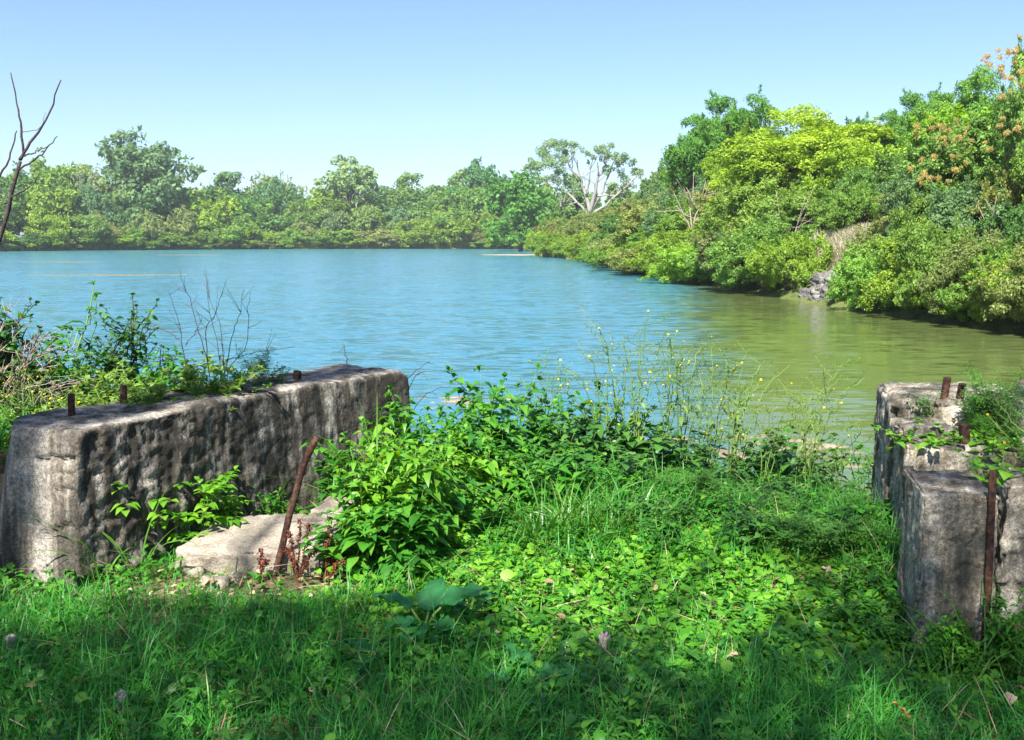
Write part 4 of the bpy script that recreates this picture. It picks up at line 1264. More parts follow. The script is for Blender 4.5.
# ---- leafy plants: prototypes of (stem mesh, foliage mesh)
def plant(rng, n, H, spread, lean, L, W, tpl=LEAF_LANCE, gap=.05, el=(.1, .5), droop=.35, t0=.12, pair=True, shrink=.55, r0=.004, branch=0, pin=0, tip=2):
    gs, gl = Geo(), Geo()

    def leafset(p, d, LL):
        m = len(p)
        if pin:
            # compound leaf: leaflets along a short axis
            for k in range(pin):
                f = (k + 1) / pin
                ang = rng.uniform(.6, 1.0) * (1 if k % 2 else -1) * (0 if k == pin - 1 else 1)
                up = np.array([0, 0, 1.]); sd = nrm(np.cross(d, up) + 1e-6)
                ax = d * math.cos(ang) + sd * math.sin(ang)
                q = p + d * (LL * f)[:, None]; q[:, 2] -= droop * LL * f ** 2 * .6
                leaves(gl, q, ax, [[0, 0, 1]], LL * (1.05 - .45 * f) * .62, LL * W / L * .62, tpl, droop)
        else:
            leaves(gl, p, d, [[0, 0, 1]] + rng.normal(0, .25, (m, 3)), LL, LL * W / L * rng.uniform(.85, 1.15, m), tpl, droop * rng.uniform(.5, 1.5, m))
    for s in range(n):
        a = rng.uniform(0, 2 * PI); rad = spread * math.sqrt(rng.random())
        b = Vector((rad * math.cos(a), rad * math.sin(a), -.04))
        h = H * rng.uniform(.62, 1.05); ln = rng.normal(0, lean, 2) + np.array([b.x, b.y]) * .35
        mid = b + Vector((ln[0] * h * .35, ln[1] * h * .35, h * .55)); top = b + Vector((ln[0] * h, ln[1] * h, h))
        stems = [(b, mid, top, r0)]
        for k in range(branch):
            f = rng.uniform(.3, .8); st = b.lerp(mid, f * 2) if f < .5 else mid.lerp(top, f * 2 - 1)
            aa = rng.uniform(0, 2 * PI); bl = h * rng.uniform(.25, .5) * (1.1 - f * .5)
            stems.append((st, st + Vector((math.cos(aa) * bl * .4, math.sin(aa) * bl * .4, bl * .35)), st + Vector((math.cos(aa) * bl * .75, math.sin(aa) * bl * .75, bl * .75)), r0 * .6))
        for (p0, p1, p2, rr) in stems:
            W_ = wig([p0, p1, p2], 8, .006, rng)
            tube(gs, W_, np.linspace(rr, rr * .4, 8), 4, rng.random())
            P = np.array([tuple(q) for q in W_]); ls = np.concatenate([[0], np.cumsum(np.linalg.norm(np.diff(P, axis=0), axis=1))])
            st = t0 * ls[-1] if rr == r0 else .15 * ls[-1]
            ss = np.arange(st, ls[-1], gap)
            if len(ss) == 0: ss = np.array([ls[-1] * .9])
            Q = np.stack([np.interp(ss, ls, P[:, k]) for k in range(3)], 1)
            ph = rng.uniform(0, 6.28)
            for sd in ((0, PI) if pair else (0,)):
                az = ph + np.arange(len(ss)) * (PI / 2 if pair else 2.4) + sd + rng.normal(0, .3, len(ss))
                e = rng.uniform(*el, len(ss))
                d = np.stack([np.cos(az) * np.cos(e), np.sin(az) * np.cos(e), np.sin(e)], 1)
                LL = L * (1 - shrink * (ss / ls[-1]) ** 2) * rng.uniform(.7, 1.15, len(ss))
                leafset(Q + d * rr, d, LL)
            k = 2 + tip
            az = rng.uniform(0, 6.28, k); e = rng.uniform(.4, 1.2, k)
            leafset(np.repeat(P[-1:], k, 0), np.stack([np.cos(az) * np.cos(e), np.sin(az) * np.cos(e), np.sin(e)], 1), np.full(k, L * (1 - shrink) * .9))
    return gs, gl


PK = {}


def kind(name, leafmat, variants, stem='stem', **kw):
    out = []
    for v in range(variants):
        r = np.random.default_rng(abs(hash_(name)) + v)
        gs, gl = plant(r, **kw)
        out.append((gs.mesh('stem', M[stem]), gl.mesh('foliage', M[leafmat])))
    PK[name] = out


def hash_(s):
    return sum((i + 1) * ord(c) for i, c in enumerate(s))


kind('nettle', 'bright', 3, n=8, H=.72, spread=.13, lean=.18, L=.15, W=.066, gap=.062, el=(-.1, .5), droop=.45, branch=1)
kind('leafy', 'broad', 3, n=9, H=.78, spread=.16, lean=.2, L=.16, W=.072, gap=.07, el=(-.1, .6), droop=.4, branch=2)
kind('heart', 'dark_leaf', 3, n=12, H=.72, spread=.20, lean=.24, L=.13, W=.115, tpl=LEAF_HEART, gap=.07, el=(-.3, .3), droop=.3, pair=False, branch=2)
kind('low', 'broad', 3, n=8, H=.30, spread=.12, lean=.25, L=.075, W=.035, gap=.035, branch=1)
kind('feather', 'feather', 3, n=11, H=.45, spread=.12, lean=.26, L=.095, W=.024, gap=.028, el=(0, .7), droop=.2, pin=5, branch=2)
kind('mugwort', 'feather', 3, n=6, H=.55, spread=.07, lean=.3, L=.10, W=.024, gap=.04, el=(0, .7), droop=.2, pin=5, branch=3)
kind('pale', 'pale', 2, n=26, H=.26, spread=.13, lean=.25, L=.042, W=.018, gap=.018, el=(.1, .9), droop=.1, branch=2)
kind('seedling', 'bright', 2, n=5, H=.40, spread=.06, lean=.28, L=.17, W=.07, gap=.085, el=(.1, .6), droop=.35, pin=5, shrink=.3)
kind('sapling', 'dark_leaf', 2, n=2, H=.95, spread=.05, lean=.14, L=.062, W=.044, tpl=LEAF_HEART, gap=.024, el=(-.2, .5), droop=.3, pair=False, branch=11, r0=.007, t0=.2, stem='twig')
kind('vine', 'bright', 2, n=7, H=.16, spread=.12, lean=.9, L=.10, W=.07, gap=.045, el=(-.2, .4), droop=.3, pair=False)
kind('weedy', 'broad', 2, n=7, H=.50, spread=.16, lean=.22, L=.07, W=.026, gap=.04, branch=2, pair=False)


def put(k, v, x, y, h, label, cat='weed', group=None, name=None, z=None, width=1.0, ref=None):
    """a plant of the kind, scaled so that it stands about h metres tall"""
    ms, ml = PK[k][v % len(PK[k])]
    H0 = {'nettle': .74, 'leafy': .8, 'heart': .74, 'low': .31, 'feather': .48, 'mugwort': .56, 'pale': .28, 'seedling': .42, 'sapling': 1.0, 'vine': .17, 'weedy': .52}[k]
    s = h / H0
    t = empty(name or {'nettle': 'leafy_weed', 'leafy': 'leafy_weed', 'heart': 'broad_leaved_weed', 'low': 'low_weed', 'feather': 'feathery_weed', 'mugwort': 'feathery_weed', 'pale': 'pale_weed', 'seedling': 'tree_seedling', 'sapling': 'tree_sapling', 'vine': 'creeping_vine', 'weedy': 'narrow_leaved_weed'}[k],
              (x, y, hz(x, y) if z is None else z), label, cat, group, RNG.uniform(0, 6.28), (s * width, s * width, s))
    link('stem', ms, t); link('foliage', ml, t)
    return t


def top_h(px, py, Y, z=None):
    p = at(px, py, Y)
    return p.x, max(.08, p.z - (hz(p.x, Y) if z is None else z))


# centre thicket: (kind, px, top row, Y, label)
THICKET = [
    ('nettle', 364, 428, 4.72, 'tall bright weed leaning by the bent rusty rod'), ('nettle', 378, 440, 4.70, 'bright sunlit weed just right of the rod-side weed'), ('nettle', 398, 452, 4.62, 'sunlit weed at the front of the thicket'),
    ('nettle', 420, 446, 4.85, 'bright weed behind the front sunlit weeds'), ('leafy', 384, 482, 4.52, 'dark lower weed at the near corner of the thicket'), ('leafy', 410, 492, 4.52, 'low dark leafy weed at the foot of the sunlit weeds'),
    ('leafy', 440, 470, 4.95, 'mid green weed in the middle of the thicket front'), ('nettle', 392, 418, 5.5, 'bright weed against the far end of the long wall'), ('leafy', 400, 395, 6.2, 'dark weed touching the far corner of the long wall'),
    ('leafy', 432, 400, 6.0, 'leafy weed right of the far corner of the long wall'), ('leafy', 470, 378, 6.4, 'tallest dark weed with a pointed tip against the water'), ('leafy', 455, 418, 5.7, 'leafy weed before the tallest pointed one'),
    ('leafy', 500, 392, 6.5, 'second dark weed right of the tallest pointed one'), ('leafy', 528, 394, 6.8, 'dark weed against the water, third from the pointed one'), ('nettle', 480, 430, 5.6, 'bright weed in the heart of the thicket'),
    ('leafy', 512, 432, 5.9, 'mid green weed right of the thicket heart'), ('heart', 560, 402, 6.8, 'broad leaved weed with one big leaf against the water'), ('heart', 592, 408, 6.9, 'broad leaved vine weed at the top of the dark clump'),
    ('heart', 560, 446, 6.2, 'dark broad leaved weed in the shaded hollow'), ('heart', 600, 446, 6.2, 'dark broad leaved weed right of the shaded hollow'), ('heart', 632, 420, 6.7, 'broad leaved weed under the yellow flowers'),
    ('heart', 640, 456, 6.2, 'lower broad leaved weed under the yellow flowers'), ('leafy', 545, 452, 5.7, 'leafy weed in front of the shaded hollow'), ('heart', 668, 440, 6.8, 'broad leaved weed at the right end of the dark clump'),
    ('heart', 690, 470, 6.6, 'low broad leaved weed right of the dark clump'), ('weedy', 716, 462, 7.0, 'narrow leaved weed left of the mud bar'), ('weedy', 745, 448, 7.4, 'narrow leaved weed before the middle of the mud bar'),
    ('heart', 768, 434, 7.3, 'twining broad leaved weed against the mud bar'), ('heart', 800, 442, 7.4, 'twining weed with dark leaves right of the mud bar'), ('weedy', 788, 470, 7.0, 'narrow leaved weed at the ramp end'),
    ('weedy', 826, 482, 7.0, 'low narrow weed by the last bit of water'), ('weedy', 868, 470, 6.6, 'narrow weed standing by the dark side of the stepped wall'), ('weedy', 862, 440, 7.3, 'thin dark weed over the water beside the stepped wall'),
    ('heart', 575, 415, 6.6, 'dark broad leaved weed behind the shaded hollow'), ('heart', 615, 424, 6.5, 'broad leaved weed in the middle of the dark clump'), ('heart', 652, 436, 6.4, 'broad leaved weed in the right half of the dark clump'), ('leafy', 585, 462, 5.8, 'leafy weed at the front of the dark clump'), ('leafy', 625, 468, 5.9, 'leafy weed at the right front of the dark clump'),
    ('nettle', 440, 510, 4.75, 'small bright weed at the right foot of the thicket'), ('low', 470, 500, 5.1, 'low weed between thicket and ground cover'), ('leafy', 358, 500, 4.55, 'dark leafy weed beside the reddish dock'),
    ('leafy', 348, 436, 5.6, 'pale weed behind the small stone slab'),
]
for i, (k, px, py, Y, lab) in enumerate(THICKET):
    x, h = top_h(px, py, Y)
    put(k, i, x, Y, h * {'heart': 1.2, 'weedy': 1.3}.get(k, 1.08), lab, 'weed', 'weeds of the middle thicket', width=min(1.6, max(.8, .62 / h)) if h < .8 else 1.0)

# the left wall's plants
LEFT = [
    ('seedling', 190, 470, 4.93, None, 'bright green seedling with long leaflets growing between long wall and slab', 'seedling'), ('seedling', 225, 482, 5.2, None, 'smaller bright seedling behind the first one at the long wall', 'seedling'),
    ('low', 262, 480, 5.45, None, 'low leafy weed at the foot of the long wall behind the slab', 'weed'), ('feather', 285, 488, 5.7, None, 'feathery weed behind the slab by the small pale stone', 'weed'),
    ('pale', 165, 360, 5.6, None, 'yellowish bushy weed along the middle of the wall top', 'weed'), ('pale', 140, 374, 5.45, None, 'pale bushy weed beside the second rusty bolt', 'weed'), ('pale', 190, 362, 5.75, None, 'pale green weed on the wall top below the bare twigs', 'weed'),
    ('mugwort', 258, 342, 5.9, .74, 'upright green tuft on the far wall top left of the short stub', 'weed'), ('low', 278, 362, 6.0, .74, 'low green weed beside the short rusty stub', 'weed'),
    ('low', 212, 362, 5.6, .74, 'small broad leaved weed among the bare twigs', 'weed'), ('low', 234, 364, 5.75, .74, 'tiny weed at the foot of the bare twigs', 'weed'),
    ('pale', 108, 388, 5.6, None, 'pale weed behind the near rusty bolt', 'weed'), ('low', 30, 392, 5.4, None, 'green weed with yellow flowers at the near end behind the wall', 'weed'), ('leafy', 15, 372, 5.9, None, 'leafy weed at the picture edge behind the wall', 'weed'),
    ('low', 60, 388, 5.7, None, 'green weed below the pinkish dry bush', 'weed'), ('pale', 85, 380, 6.1, None, 'pale weed behind the near rusty bolt, under the dark sapling', 'weed'), ('weedy', 5, 395, 5.1, None, 'narrow weed at the picture edge near the wall end', 'weed'),
    ('sapling', 115, 284, 6.4, None, 'dark leaved sapling with a tall pointed stem behind the long wall', 'sapling'), ('sapling', 82, 316, 6.2, None, 'smaller dark sapling left of the pointed one', 'sapling'), ('sapling', 160, 340, 6.6, None, 'low dark leaved sapling right of the pointed one', 'sapling'),
    ('sapling', 30, 262, 5.9, None, 'tall thin pale green sapling at the picture edge', 'sapling'), ('weedy', 20, 262, 5.9, None, 'tall thin light green weed rising highest at the left picture edge', 'weed'), ('weedy', 50, 318, 6.0, None, 'light green weed standing among the pinkish twigs', 'weed'), ('leafy', 4, 300, 6.1, None, 'leafy green weed behind the pinkish twigs', 'weed'), ('leafy', 70, 345, 6.4, None, 'leafy green weed between pinkish twigs and dark sapling', 'weed'), ('leafy', 140, 345, 6.3, None, 'leafy green weed right of the dark pointed sapling', 'weed'), ('low', 175, 352, 6.2, None, 'low green weed left of the bare twiggy shrub', 'weed'),
    ('leafy', -20, 330, 5.8, None, 'leafy weed mostly cut off by the picture edge', 'weed'), ('weedy', 45, 352, 6.3, None, 'narrow leaved weed inside the pinkish dry bush', 'weed'),
]
for i, (k, px, py, Y, z, lab, cat) in enumerate(LEFT):
    x, h = top_h(px, py, Y, z)
    put(k, i, x, Y, h * {'pale': 1.1, 'sapling': 1.2}.get(k, 1), lab, cat, 'plants on and behind the long wall', z=z, width={'pale': 1.3, 'seedling': 1.15}.get(k, 1.0))

RIGHT = [
    ('mugwort', 984, 396, 5.32, .57, 'feathery weed on the lower step right of the dark stakes'), ('mugwort', 990, 374, 5.3, .57, 'tallest feathery weed on the stepped wall'), ('feather', 984, 412, 5.15, .57, 'feathery weed round the squat rusty stake'),
    ('mugwort', 1000, 392, 5.5, .6, 'feathery weed right of the tallest one'), ('weedy', 922, 384, 5.45, .62, 'thin arching narrow leaved weed near the water end of the stepped wall'), ('vine', 912, 436, 4.95, .57, 'small dark vine sprig on the face of the lower step'),
    ('vine', 985, 450, 4.9, .57, 'bright green vine trailing behind the flat rusty post'), ('vine', 1010, 452, 4.1, .63, 'bright vine leaves above the wide block'), ('vine', 945, 446, 4.98, .57, 'bright vine leaves beside the squat rusty stake'),
    ('mugwort', 1006, 404, 5.2, .57, 'loose feathery weed above the flat rusty post'), ('leafy', 1016, 424, 4.95, .57, 'leafy weed on the lower step above the wide block'), ('weedy', 990, 420, 5.0, .57, 'narrow leaved weed on the lower step behind the squat stake'), ('vine', 1000, 440, 4.9, .58, 'bright vine leaves at the front edge of the lower step'),
    ('leafy', 1020, 402, 6.0, .4, 'green leafy weed at the picture edge behind the stepped wall'), ('nettle', 1035, 412, 5.6, .4, 'leafy weed cut by the picture edge behind the ledge'),
    ('leafy', 940, 628, 3.62, None, 'dark green leafy weed at the foot of the upright pillar'), ('leafy', 960, 612, 3.68, None, 'leafy weed touching the face of the upright pillar'), ('low', 985, 634, 3.58, None, 'low weed under the flat rusty post'),
    ('leafy', 1010, 590, 3.62, None, 'leafy weed before the wide block'), ('low', 915, 640, 3.62, None, 'low weed at the near left corner of the pillar'),
    ('feather', 862, 512, 5.2, None, 'feathery weed beside the sunlit edge of the stepped wall'), ('feather', 820, 540, 4.9, None, 'ferny low weed in the middle of the shaded side'), ('feather', 785, 528, 5.3, None, 'ferny weed left of the shaded side'),
    ('low', 870, 560, 4.3, None, 'bright low weed against the pillar side'), ('feather', 840, 530, 5.3, None, 'light ferny weed near the ramp end'), ('low', 850, 590, 4.0, None, 'shaded low weed left of the pillar'), ('low', 800, 570, 4.4, None, 'low weed between path and pillar'),
    ('leafy', 880, 610, 3.8, None, 'shaded leafy weed in the corner left of the pillar'), ('low', 760, 540, 5.0, None, 'low weed right of the broad bladed grass'), ('weedy', 725, 510, 5.9, None, 'weed behind the broad bladed grass'),
    ('feather', 700, 560, 4.5, None, 'small ferny weed beside the sunlit patch of ground cover'), ('weedy', 880, 540, 4.9, None, 'narrow weed hugging the stepped wall'),
]
for i, (k, px, py, Y, z, lab) in enumerate(RIGHT):
    x, h = top_h(px, py, Y, z)
    put(k, i, x, Y, h * {'mugwort': 1.3, 'vine': 1.4}.get(k, 1), lab, 'weed' if k != 'vine' else 'vine', 'weeds round the pillar and stepped wall', z=z, width=1.2 if h < .3 else 1.0)


# many small weeds among the ramp grass that nothing tells apart
r = np.random.default_rng(33)
FILL = {'feather': 'small ferny weed, one of many alike on the ramp', 'low': 'small leafy weed, one of many alike on the ramp', 'weedy': 'narrow leaved weed, one of many alike on the ramp', 'heart': 'small broad leaved weed, one of many alike on the ramp', 'leafy': 'dark leafy weed, one of many alike on the ramp'}
xs, ys = scatter(130, .1, 2.4, 4.7, 8.2, r, m=.05)
for i, (x, y) in enumerate(zip(xs, ys)):
    if x < .75 and y < 4.9: continue
    k = r.choice(['feather', 'low', 'weedy', 'heart', 'leafy'], p=[.20, .30, .20, .16, .14])
    put(k, i, x, y, r.uniform(.12, .30), FILL[k], 'weed', f'{k} weeds scattered over the ramp' if k not in ('low',) else 'small leafy weeds scattered over the ramp', width=1.5)
xs, ys = scatter(40, -.9, .5, 4.5, 5.6, r, m=.05)
for i, (x, y) in enumerate(zip(xs, ys)):
    put('low', i, x, y, r.uniform(.08, .16), 'tiny leafy weed, one of many alike around the thicket foot', 'weed', 'tiny weeds around the thicket foot', width=1.4)


# ---- tufts of broad bladed grass
def tuft(px, py, Y, n, label, spread=.10, w=(.010, .017), curve=(.9, 2.2), seed=0, mat='grass2'):
    r = np.random.default_rng(100 + seed)
    x, h = top_h(px, py, Y)
    g = Geo(); a = r.uniform(0, 6.28, n); q = spread * min(1, n / 14) * np.sqrt(r.random(n))
    blades(g, np.stack([q * np.cos(a), q * np.sin(a), np.full(n, -.02)], 1), a + r.normal(0, .7, n), h * r.uniform(.8, 1.8, n), r.uniform(*w, n), r.uniform(.0, .35, n), r.uniform(*curve, n), 7, r.beta(3, 3, n))
    o = link('grass_tuft', g.mesh('grass_tuft', M[mat])); o.location = (x, Y, hz(x, Y))
    return tag(o, label, 'grass tuft', 'tufts of broad bladed grass')


M['grass2'] = leaf_mat('grass2', [(0, (.045, .15, .018)), (.5, (.08, .21, .025)), (1, (.15, .28, .04))], .4, .4, .5)
for i, (px, py, Y, n, lab) in enumerate([
    (545, 488, 4.95, 26, 'broad bladed grass tuft left of the tallest tuft, behind the sunlit ground cover'), (572, 482, 5.05, 30, 'tallest broad bladed grass tuft before the dark clump'), (604, 492, 5.0, 26, 'grass tuft right of the tallest broad bladed one'),
    (636, 498, 5.1, 28, 'grass tuft with drooping tips second right of the tallest'), (665, 500, 5.3, 26, 'grass tuft right of the drooping one'), (700, 490, 5.8, 30, 'dark grass tuft behind the ferny weeds'), (735, 486, 6.1, 34, 'thick grass tuft before the mud bar'),
    (770, 478, 6.4, 30, 'grass tuft left of the last bit of water'), (738, 548, 4.75, 14, 'pale arching grass tuft right of the sunlit path'), (372, 432, 4.95, 14, 'long arching grass above the sunlit weeds by the wall'), (600, 545, 4.5, 12, 'short grass tuft at the back of the sunlit patch'),
    (520, 500, 5.2, 16, 'thin grass tuft beside the thicket'), (800, 500, 6.0, 26, 'dark grass tuft at the ramp end'), (680, 640, 3.55, 46, 'grey green grass tuft in the shade below the sunlit patch'), (720, 655, 3.4, 40, 'second shaded grass tuft right of the grey green one'),
    (96, 520, 4.42, 7, 'tall grass blades before the smooth end of the long wall'), (136, 520, 4.5, 8, 'drooping grass blades by the cracked part of the long wall'), (160, 545, 4.45, 6, 'sunlit grass blades at the foot of the long wall'), (220, 560, 4.42, 6, 'small grass tuft before the corner of the slab'),
    (268, 470, 5.5, 9, 'upright grass behind the slab'), (640, 690, 3.0, 40, 'dark grass tuft at the bottom edge below the path'), (960, 600, 3.45, 14, 'long grass blades before the pillar foot'), (1000, 575, 3.5, 12, 'bluish grass blades before the wide block'), (905, 650, 3.4, 22, 'arching grass tuft near the brown leaf'),
    (30, 590, 4.2, 24, 'sunlit grass tuft near the wall end'), (12, 605, 3.9, 30, 'bright grass tuft at the left picture edge')]):
    tuft(px, py, Y, int(n * 1.5) if n > 11 else n, lab, seed=i, w=(.009, .016) if Y > 4.2 else (.005, .009))


# ---- big leaved burdock rosettes, each leaf a part
def big_leaf(r, L, W, bend):
    nu, nv = 26, 13
    V, Fc = [], []
    for i in range(nu + 1):
        t = i / nu
        wv = W * (.5 * math.sin(PI * min(1, t * 1.02) ** .62) ** .8 if 0 < t < 1 else .02)
        for j in range(nv):
            s = 2 * j / (nv - 1) - 1
            rip = .05 * L * math.sin(t * 15 + j * .8) * abs(s) ** 1.5 - .022 * L * abs(math.sin((t - .35 * abs(s)) * 22)) * (1 - .4 * abs(s)) + .03 * L * abs(s) ** .5
            V.append((L * t * (1 - .12 * abs(bend) * t), wv * s, L * (.10 * t - bend * t * t) + .20 * wv * abs(s) + rip))
    for i in range(nu):
        for j in range(nv - 1):
            a = i * nv + j
            Fc.append((a, a + nv, a + nv + 1, a + 1))
    return V, Fc


def burdock(px, py, Y, spec, label, stem_h):
    r = np.random.default_rng(int(px))
    p = at(px, py, Y); z = hz(p.x, Y)
    t = empty('burdock_plant', (p.x, Y, z), label, 'broad-leaved plant', 'broad leaved plants in the shade')
    for (az, L, W, el, h) in spec:
        V, Fc = big_leaf(r, L, W, r.uniform(.12, .3))
        me = bpy.data.meshes.new('leaf'); me.from_pydata(V, [], Fc); me.update()
        me.polygons.foreach_set('use_smooth', [True] * len(me.polygons))
        a = me.attributes.new('tint', 'FLOAT', 'POINT'); a.data.foreach_set('value', np.clip(r.normal(.45, .06, len(V)), 0, 1).astype(np.float32))
        me.materials.append(M['burdock'])
        o = link('leaf', me, t)
        st = Vector((math.cos(az) * h * .45, math.sin(az) * h * .45, h))
        o.location = st; o.rotation_euler = (r.normal(0, .12), -el, az)
        g = Geo(); tube(g, wig([(0, 0, -.02), st * .5 + Vector((0, 0, .02)), st + Vector((math.cos(az), math.sin(az), 0)) * .01], 6, .002, r), np.linspace(.008, .005, 6), 6, .7)
        link('leaf_stalk', g.mesh('leaf_stalk', M['stem']), t)


M['burdock'] = leaf_mat('burdock', [(0, (.022, .13, .04)), (.5, (.035, .18, .055)), (1, (.06, .24, .06))], .35, .5, .3)
burdock(425, 640, 3.78, [(.1, .22, .15, .35, .14), (2.9, .18, .12, .3, .13), (-1.9, .17, .12, -.1, .08), (1.3, .2, .13, .6, .10), (3.7, .16, .10, .3, .07), (-.8, .17, .12, .2, .07)], 'largest broad leaved plant with stalked drooping leaves in the shade', .2)
burdock(535, 688, 3.32, [(2.2, .20, .09, .65, .03), (3.0, .19, .12, .08, .03), (.2, .17, .11, .25, .04), (-1.2, .16, .11, .1, .02)], 'low broad leaved plant with one leaf standing up, below the pinkish stone', .1)
burdock(790, 735, 2.92, [(.6, .13, .09, .1, .04), (2.6, .12, .08, .2, .03)], 'small broad leaved plant at the bottom edge of the picture', .1)
burdock(372, 655, 3.55, [(2.5, .14, .10, .2, .05), (.8, .12, .09, .2, .05), (4.4, .13, .09, .1, .04)], 'small broad leaved plant left of the largest one', .1)
burdock(470, 605, 4.0, [(.5, .13, .10, .1, .06), (2.3, .12, .09, .1, .06), (4.0, .12, .09, .1, .05)], 'small broad leaved plant behind the largest one', .1)


# ---- reddish dock seed stalks
def dock(px, py, Y, tops, label):
    r = np.random.default_rng(int(px))
    b = on(px, py, 0); b = Vector((b.x, Y, hz(b.x, Y)))
    t = empty('dock_plant', tuple(b), label, 'dock plant', 'reddish dock stalks by the slab')
    for (tx, ty) in tops:
        tp = at(tx, ty, Y + r.uniform(-.1, .1)) - b
        W_ = wig([(0, 0, -.02), tp * .5 + Vector((0, 0, .03)), tp], 12, .004, r)
        g = Geo(); tube(g, W_, np.linspace(.005, .0022, 12), 5, .3)
        st = link('seed_stalk', g.mesh('seed_stalk', M['dock']), t)
        gl = Geo(); P = np.array([tuple(q) for q in W_])
        m = 150; f = r.uniform(3.2, 11, m); k = f.astype(int).clip(0, 10)
        Q = P[k] + (P[k + 1] - P[k]) * (f - k)[:, None] + r.normal(0, .006, (m, 3))
        leaves(gl, Q, nrm(runit(m, r) + [0, 0, -.3]), runit(m, r), r.uniform(.008, .017, m), .008, LEAF_D)
        link('seeds', gl.mesh('seeds', M['dock']), st)


dock(296, 588, 4.42, [(300, 518), (288, 530), (310, 524), (318, 548), (284, 548)], 'reddish brown dock with upright seed stalks before the slab')
dock(318, 600, 4.38, [(336, 546), (344, 560), (330, 520), (352, 575)], 'reddish brown dock leaning right, beside the dark weeds')
dock(258, 588, 4.42, [(262, 548), (266, 560)], 'single short reddish dock stalk left of the rod')


# ---- yellow flowered mustard: wiry stems, seed pods, small flowers
def mustard(px, Y, tops, label, nfl=4, z=None, rad=.0055, pods=True, group='yellow flowered wiry plants'):
    r = np.random.default_rng(abs(int(px * 3 + Y * 10)))
    b = at(px, 300, Y); b = Vector((b.x, Y, hz(b.x, Y) if z is None else z))
    t = empty('mustard_plant', tuple(b), label, 'flowering plant', group)
    g = Geo(); gp = Geo(); fl = []
    for (tx, ty) in tops:
        tp = at(tx, ty, Y + r.uniform(-.2, .2)) - b
        W_ = wig([(0, 0, -.02), (tp.x * .25, tp.y * .2, tp.z * .5), (tp.x * .6, tp.y * .6, tp.z * .85), tp], 16, .006, r)
        tube(g, W_, np.linspace(rad, rad * .4, 16), 4, .8)
        ends = [W_[-1]]
        for k in range(r.integers(5, 9)):
            i = r.integers(5, 14); aa = r.uniform(0, 6.28); l = r.uniform(.08, .26)
            e = W_[i] + Vector((math.cos(aa) * l, math.sin(aa) * l * .6, l * r.uniform(.2, .8)))
            m_ = (W_[i] + e) / 2 + Vector((0, 0, -.02))
            B = wig([W_[i], m_, e], 7, .004, r)
            tube(g, B, np.linspace(rad * .6, rad * .3, 7), 3, .8); ends.append(e)
            if pods:
                for q in B[2:]:
                    d = Vector(r.normal(0, 1, 3)).normalized() * .5 + Vector((0, 0, .5))
                    tube(gp, [q, q + d * .03, q + d * .06], [.0014, .0018, .0008], 3, .6)
        i = r.integers(3, 9, 7)
        P = np.array([tuple(W_[k]) for k in i]); az = r.uniform(0, 6.28, 7)
        leaves(gp, P, np.stack([np.cos(az), np.sin(az), r.uniform(-.3, .5, 7)], 1), [[0, 0, 1]], r.uniform(.03, .09, 7), r.uniform(.015, .04, 7), LEAF_LANCE, .5)
        r.shuffle(ends)
        fl += ends[:nfl]
    link('stem', g.mesh('stem', M['stem']), t)
    if gp.n: link('foliage', gp.mesh('foliage', M['pale']), t)
    for e in fl:
        o = link('flower', FLOWER, t); o.location = e; o.rotation_euler = (r.uniform(-.7, .7), r.uniform(-.7, .7), r.uniform(0, 3)); s = r.uniform(.5, .8); o.scale = (s, s, s)


g = Geo(); k = 4
for q in range(4):
    a = q * PI / 2 + np.array([0.])
    leaves(g, [[0, 0, 0]], [[math.cos(a[0]), math.sin(a[0]), .25]], [[0, 0, 1]], .014, .012, LEAF_ROUND, 0, [.5])
    leaves(g, [[0, 0, .006]], [[math.cos(a[0] + .7), math.sin(a[0] + .7), .5]], [[0, 0, 1]], .010, .009, LEAF_ROUND, 0, [.9])
FLOWER = g.mesh('flower', M['yellow'])
mustard(606, 6.6, [(590, 356), (612, 345), (575, 372), (560, 388)], 'wiry yellow flowered plant at the left, with a bent stem over the broad big leaf', 4)
mustard(640, 6.5, [(648, 310), (640, 330), (622, 340), (660, 350)], 'tallest wiry yellow flowered plant, its tip against the blue water', 4)
mustard(668, 6.6, [(684, 340), (690, 362), (676, 330), (655, 380)], 'pale stemmed yellow flowered plant right of the tallest one', 4)
mustard(700, 7.0, [(705, 390), (722, 400), (690, 410)], 'yellow flowered plant left of the mud bar', 4)
mustard(740, 7.2, [(742, 380), (760, 372), (728, 398), (790, 365)], 'wiry plant with arching pod stems over the olive water', 2)
mustard(800, 7.1, [(838, 372), (818, 385), (866, 378), (850, 360)], 'long arching wiry stems reaching right over the olive water', 1)
mustard(545, 6.9, [(548, 350), (560, 362), (530, 382)], 'thin wiry yellow flowered plant over the dark pointed weeds', 2)
mustard(622, 6.8, [(600, 330), (630, 352), (612, 372), (640, 392)], 'wiry yellow flowered plant between the bent one and the tallest one', 4)
mustard(715, 6.8, [(712, 350), (698, 372), (730, 380), (745, 400)], 'wiry yellow flowered plant standing before the blue and olive border of the water', 3)
mustard(685, 6.4, [(668, 335), (700, 345), (684, 360), (715, 372)], 'dense pale wiry plant in the middle of the yellow flowered group', 3)
mustard(735, 6.6, [(748, 350), (728, 362), (765, 360), (742, 385)], 'pale wiry plant before the olive water, left of the long arching stems', 3)
mustard(815, 6.7, [(828, 390), (800, 398), (840, 404), (815, 412)], 'pale wiry plant between the long arching stems and the stepped wall', 2)
mustard(770, 6.9, [(775, 395), (792, 402), (756, 410), (812, 396)], 'low wiry yellow flowered plant just before the mud bar', 3)
mustard(845, 6.9, [(848, 420), (862, 432), (838, 440)], 'thin wiry plant beside the dark edge of the stepped wall', 1)
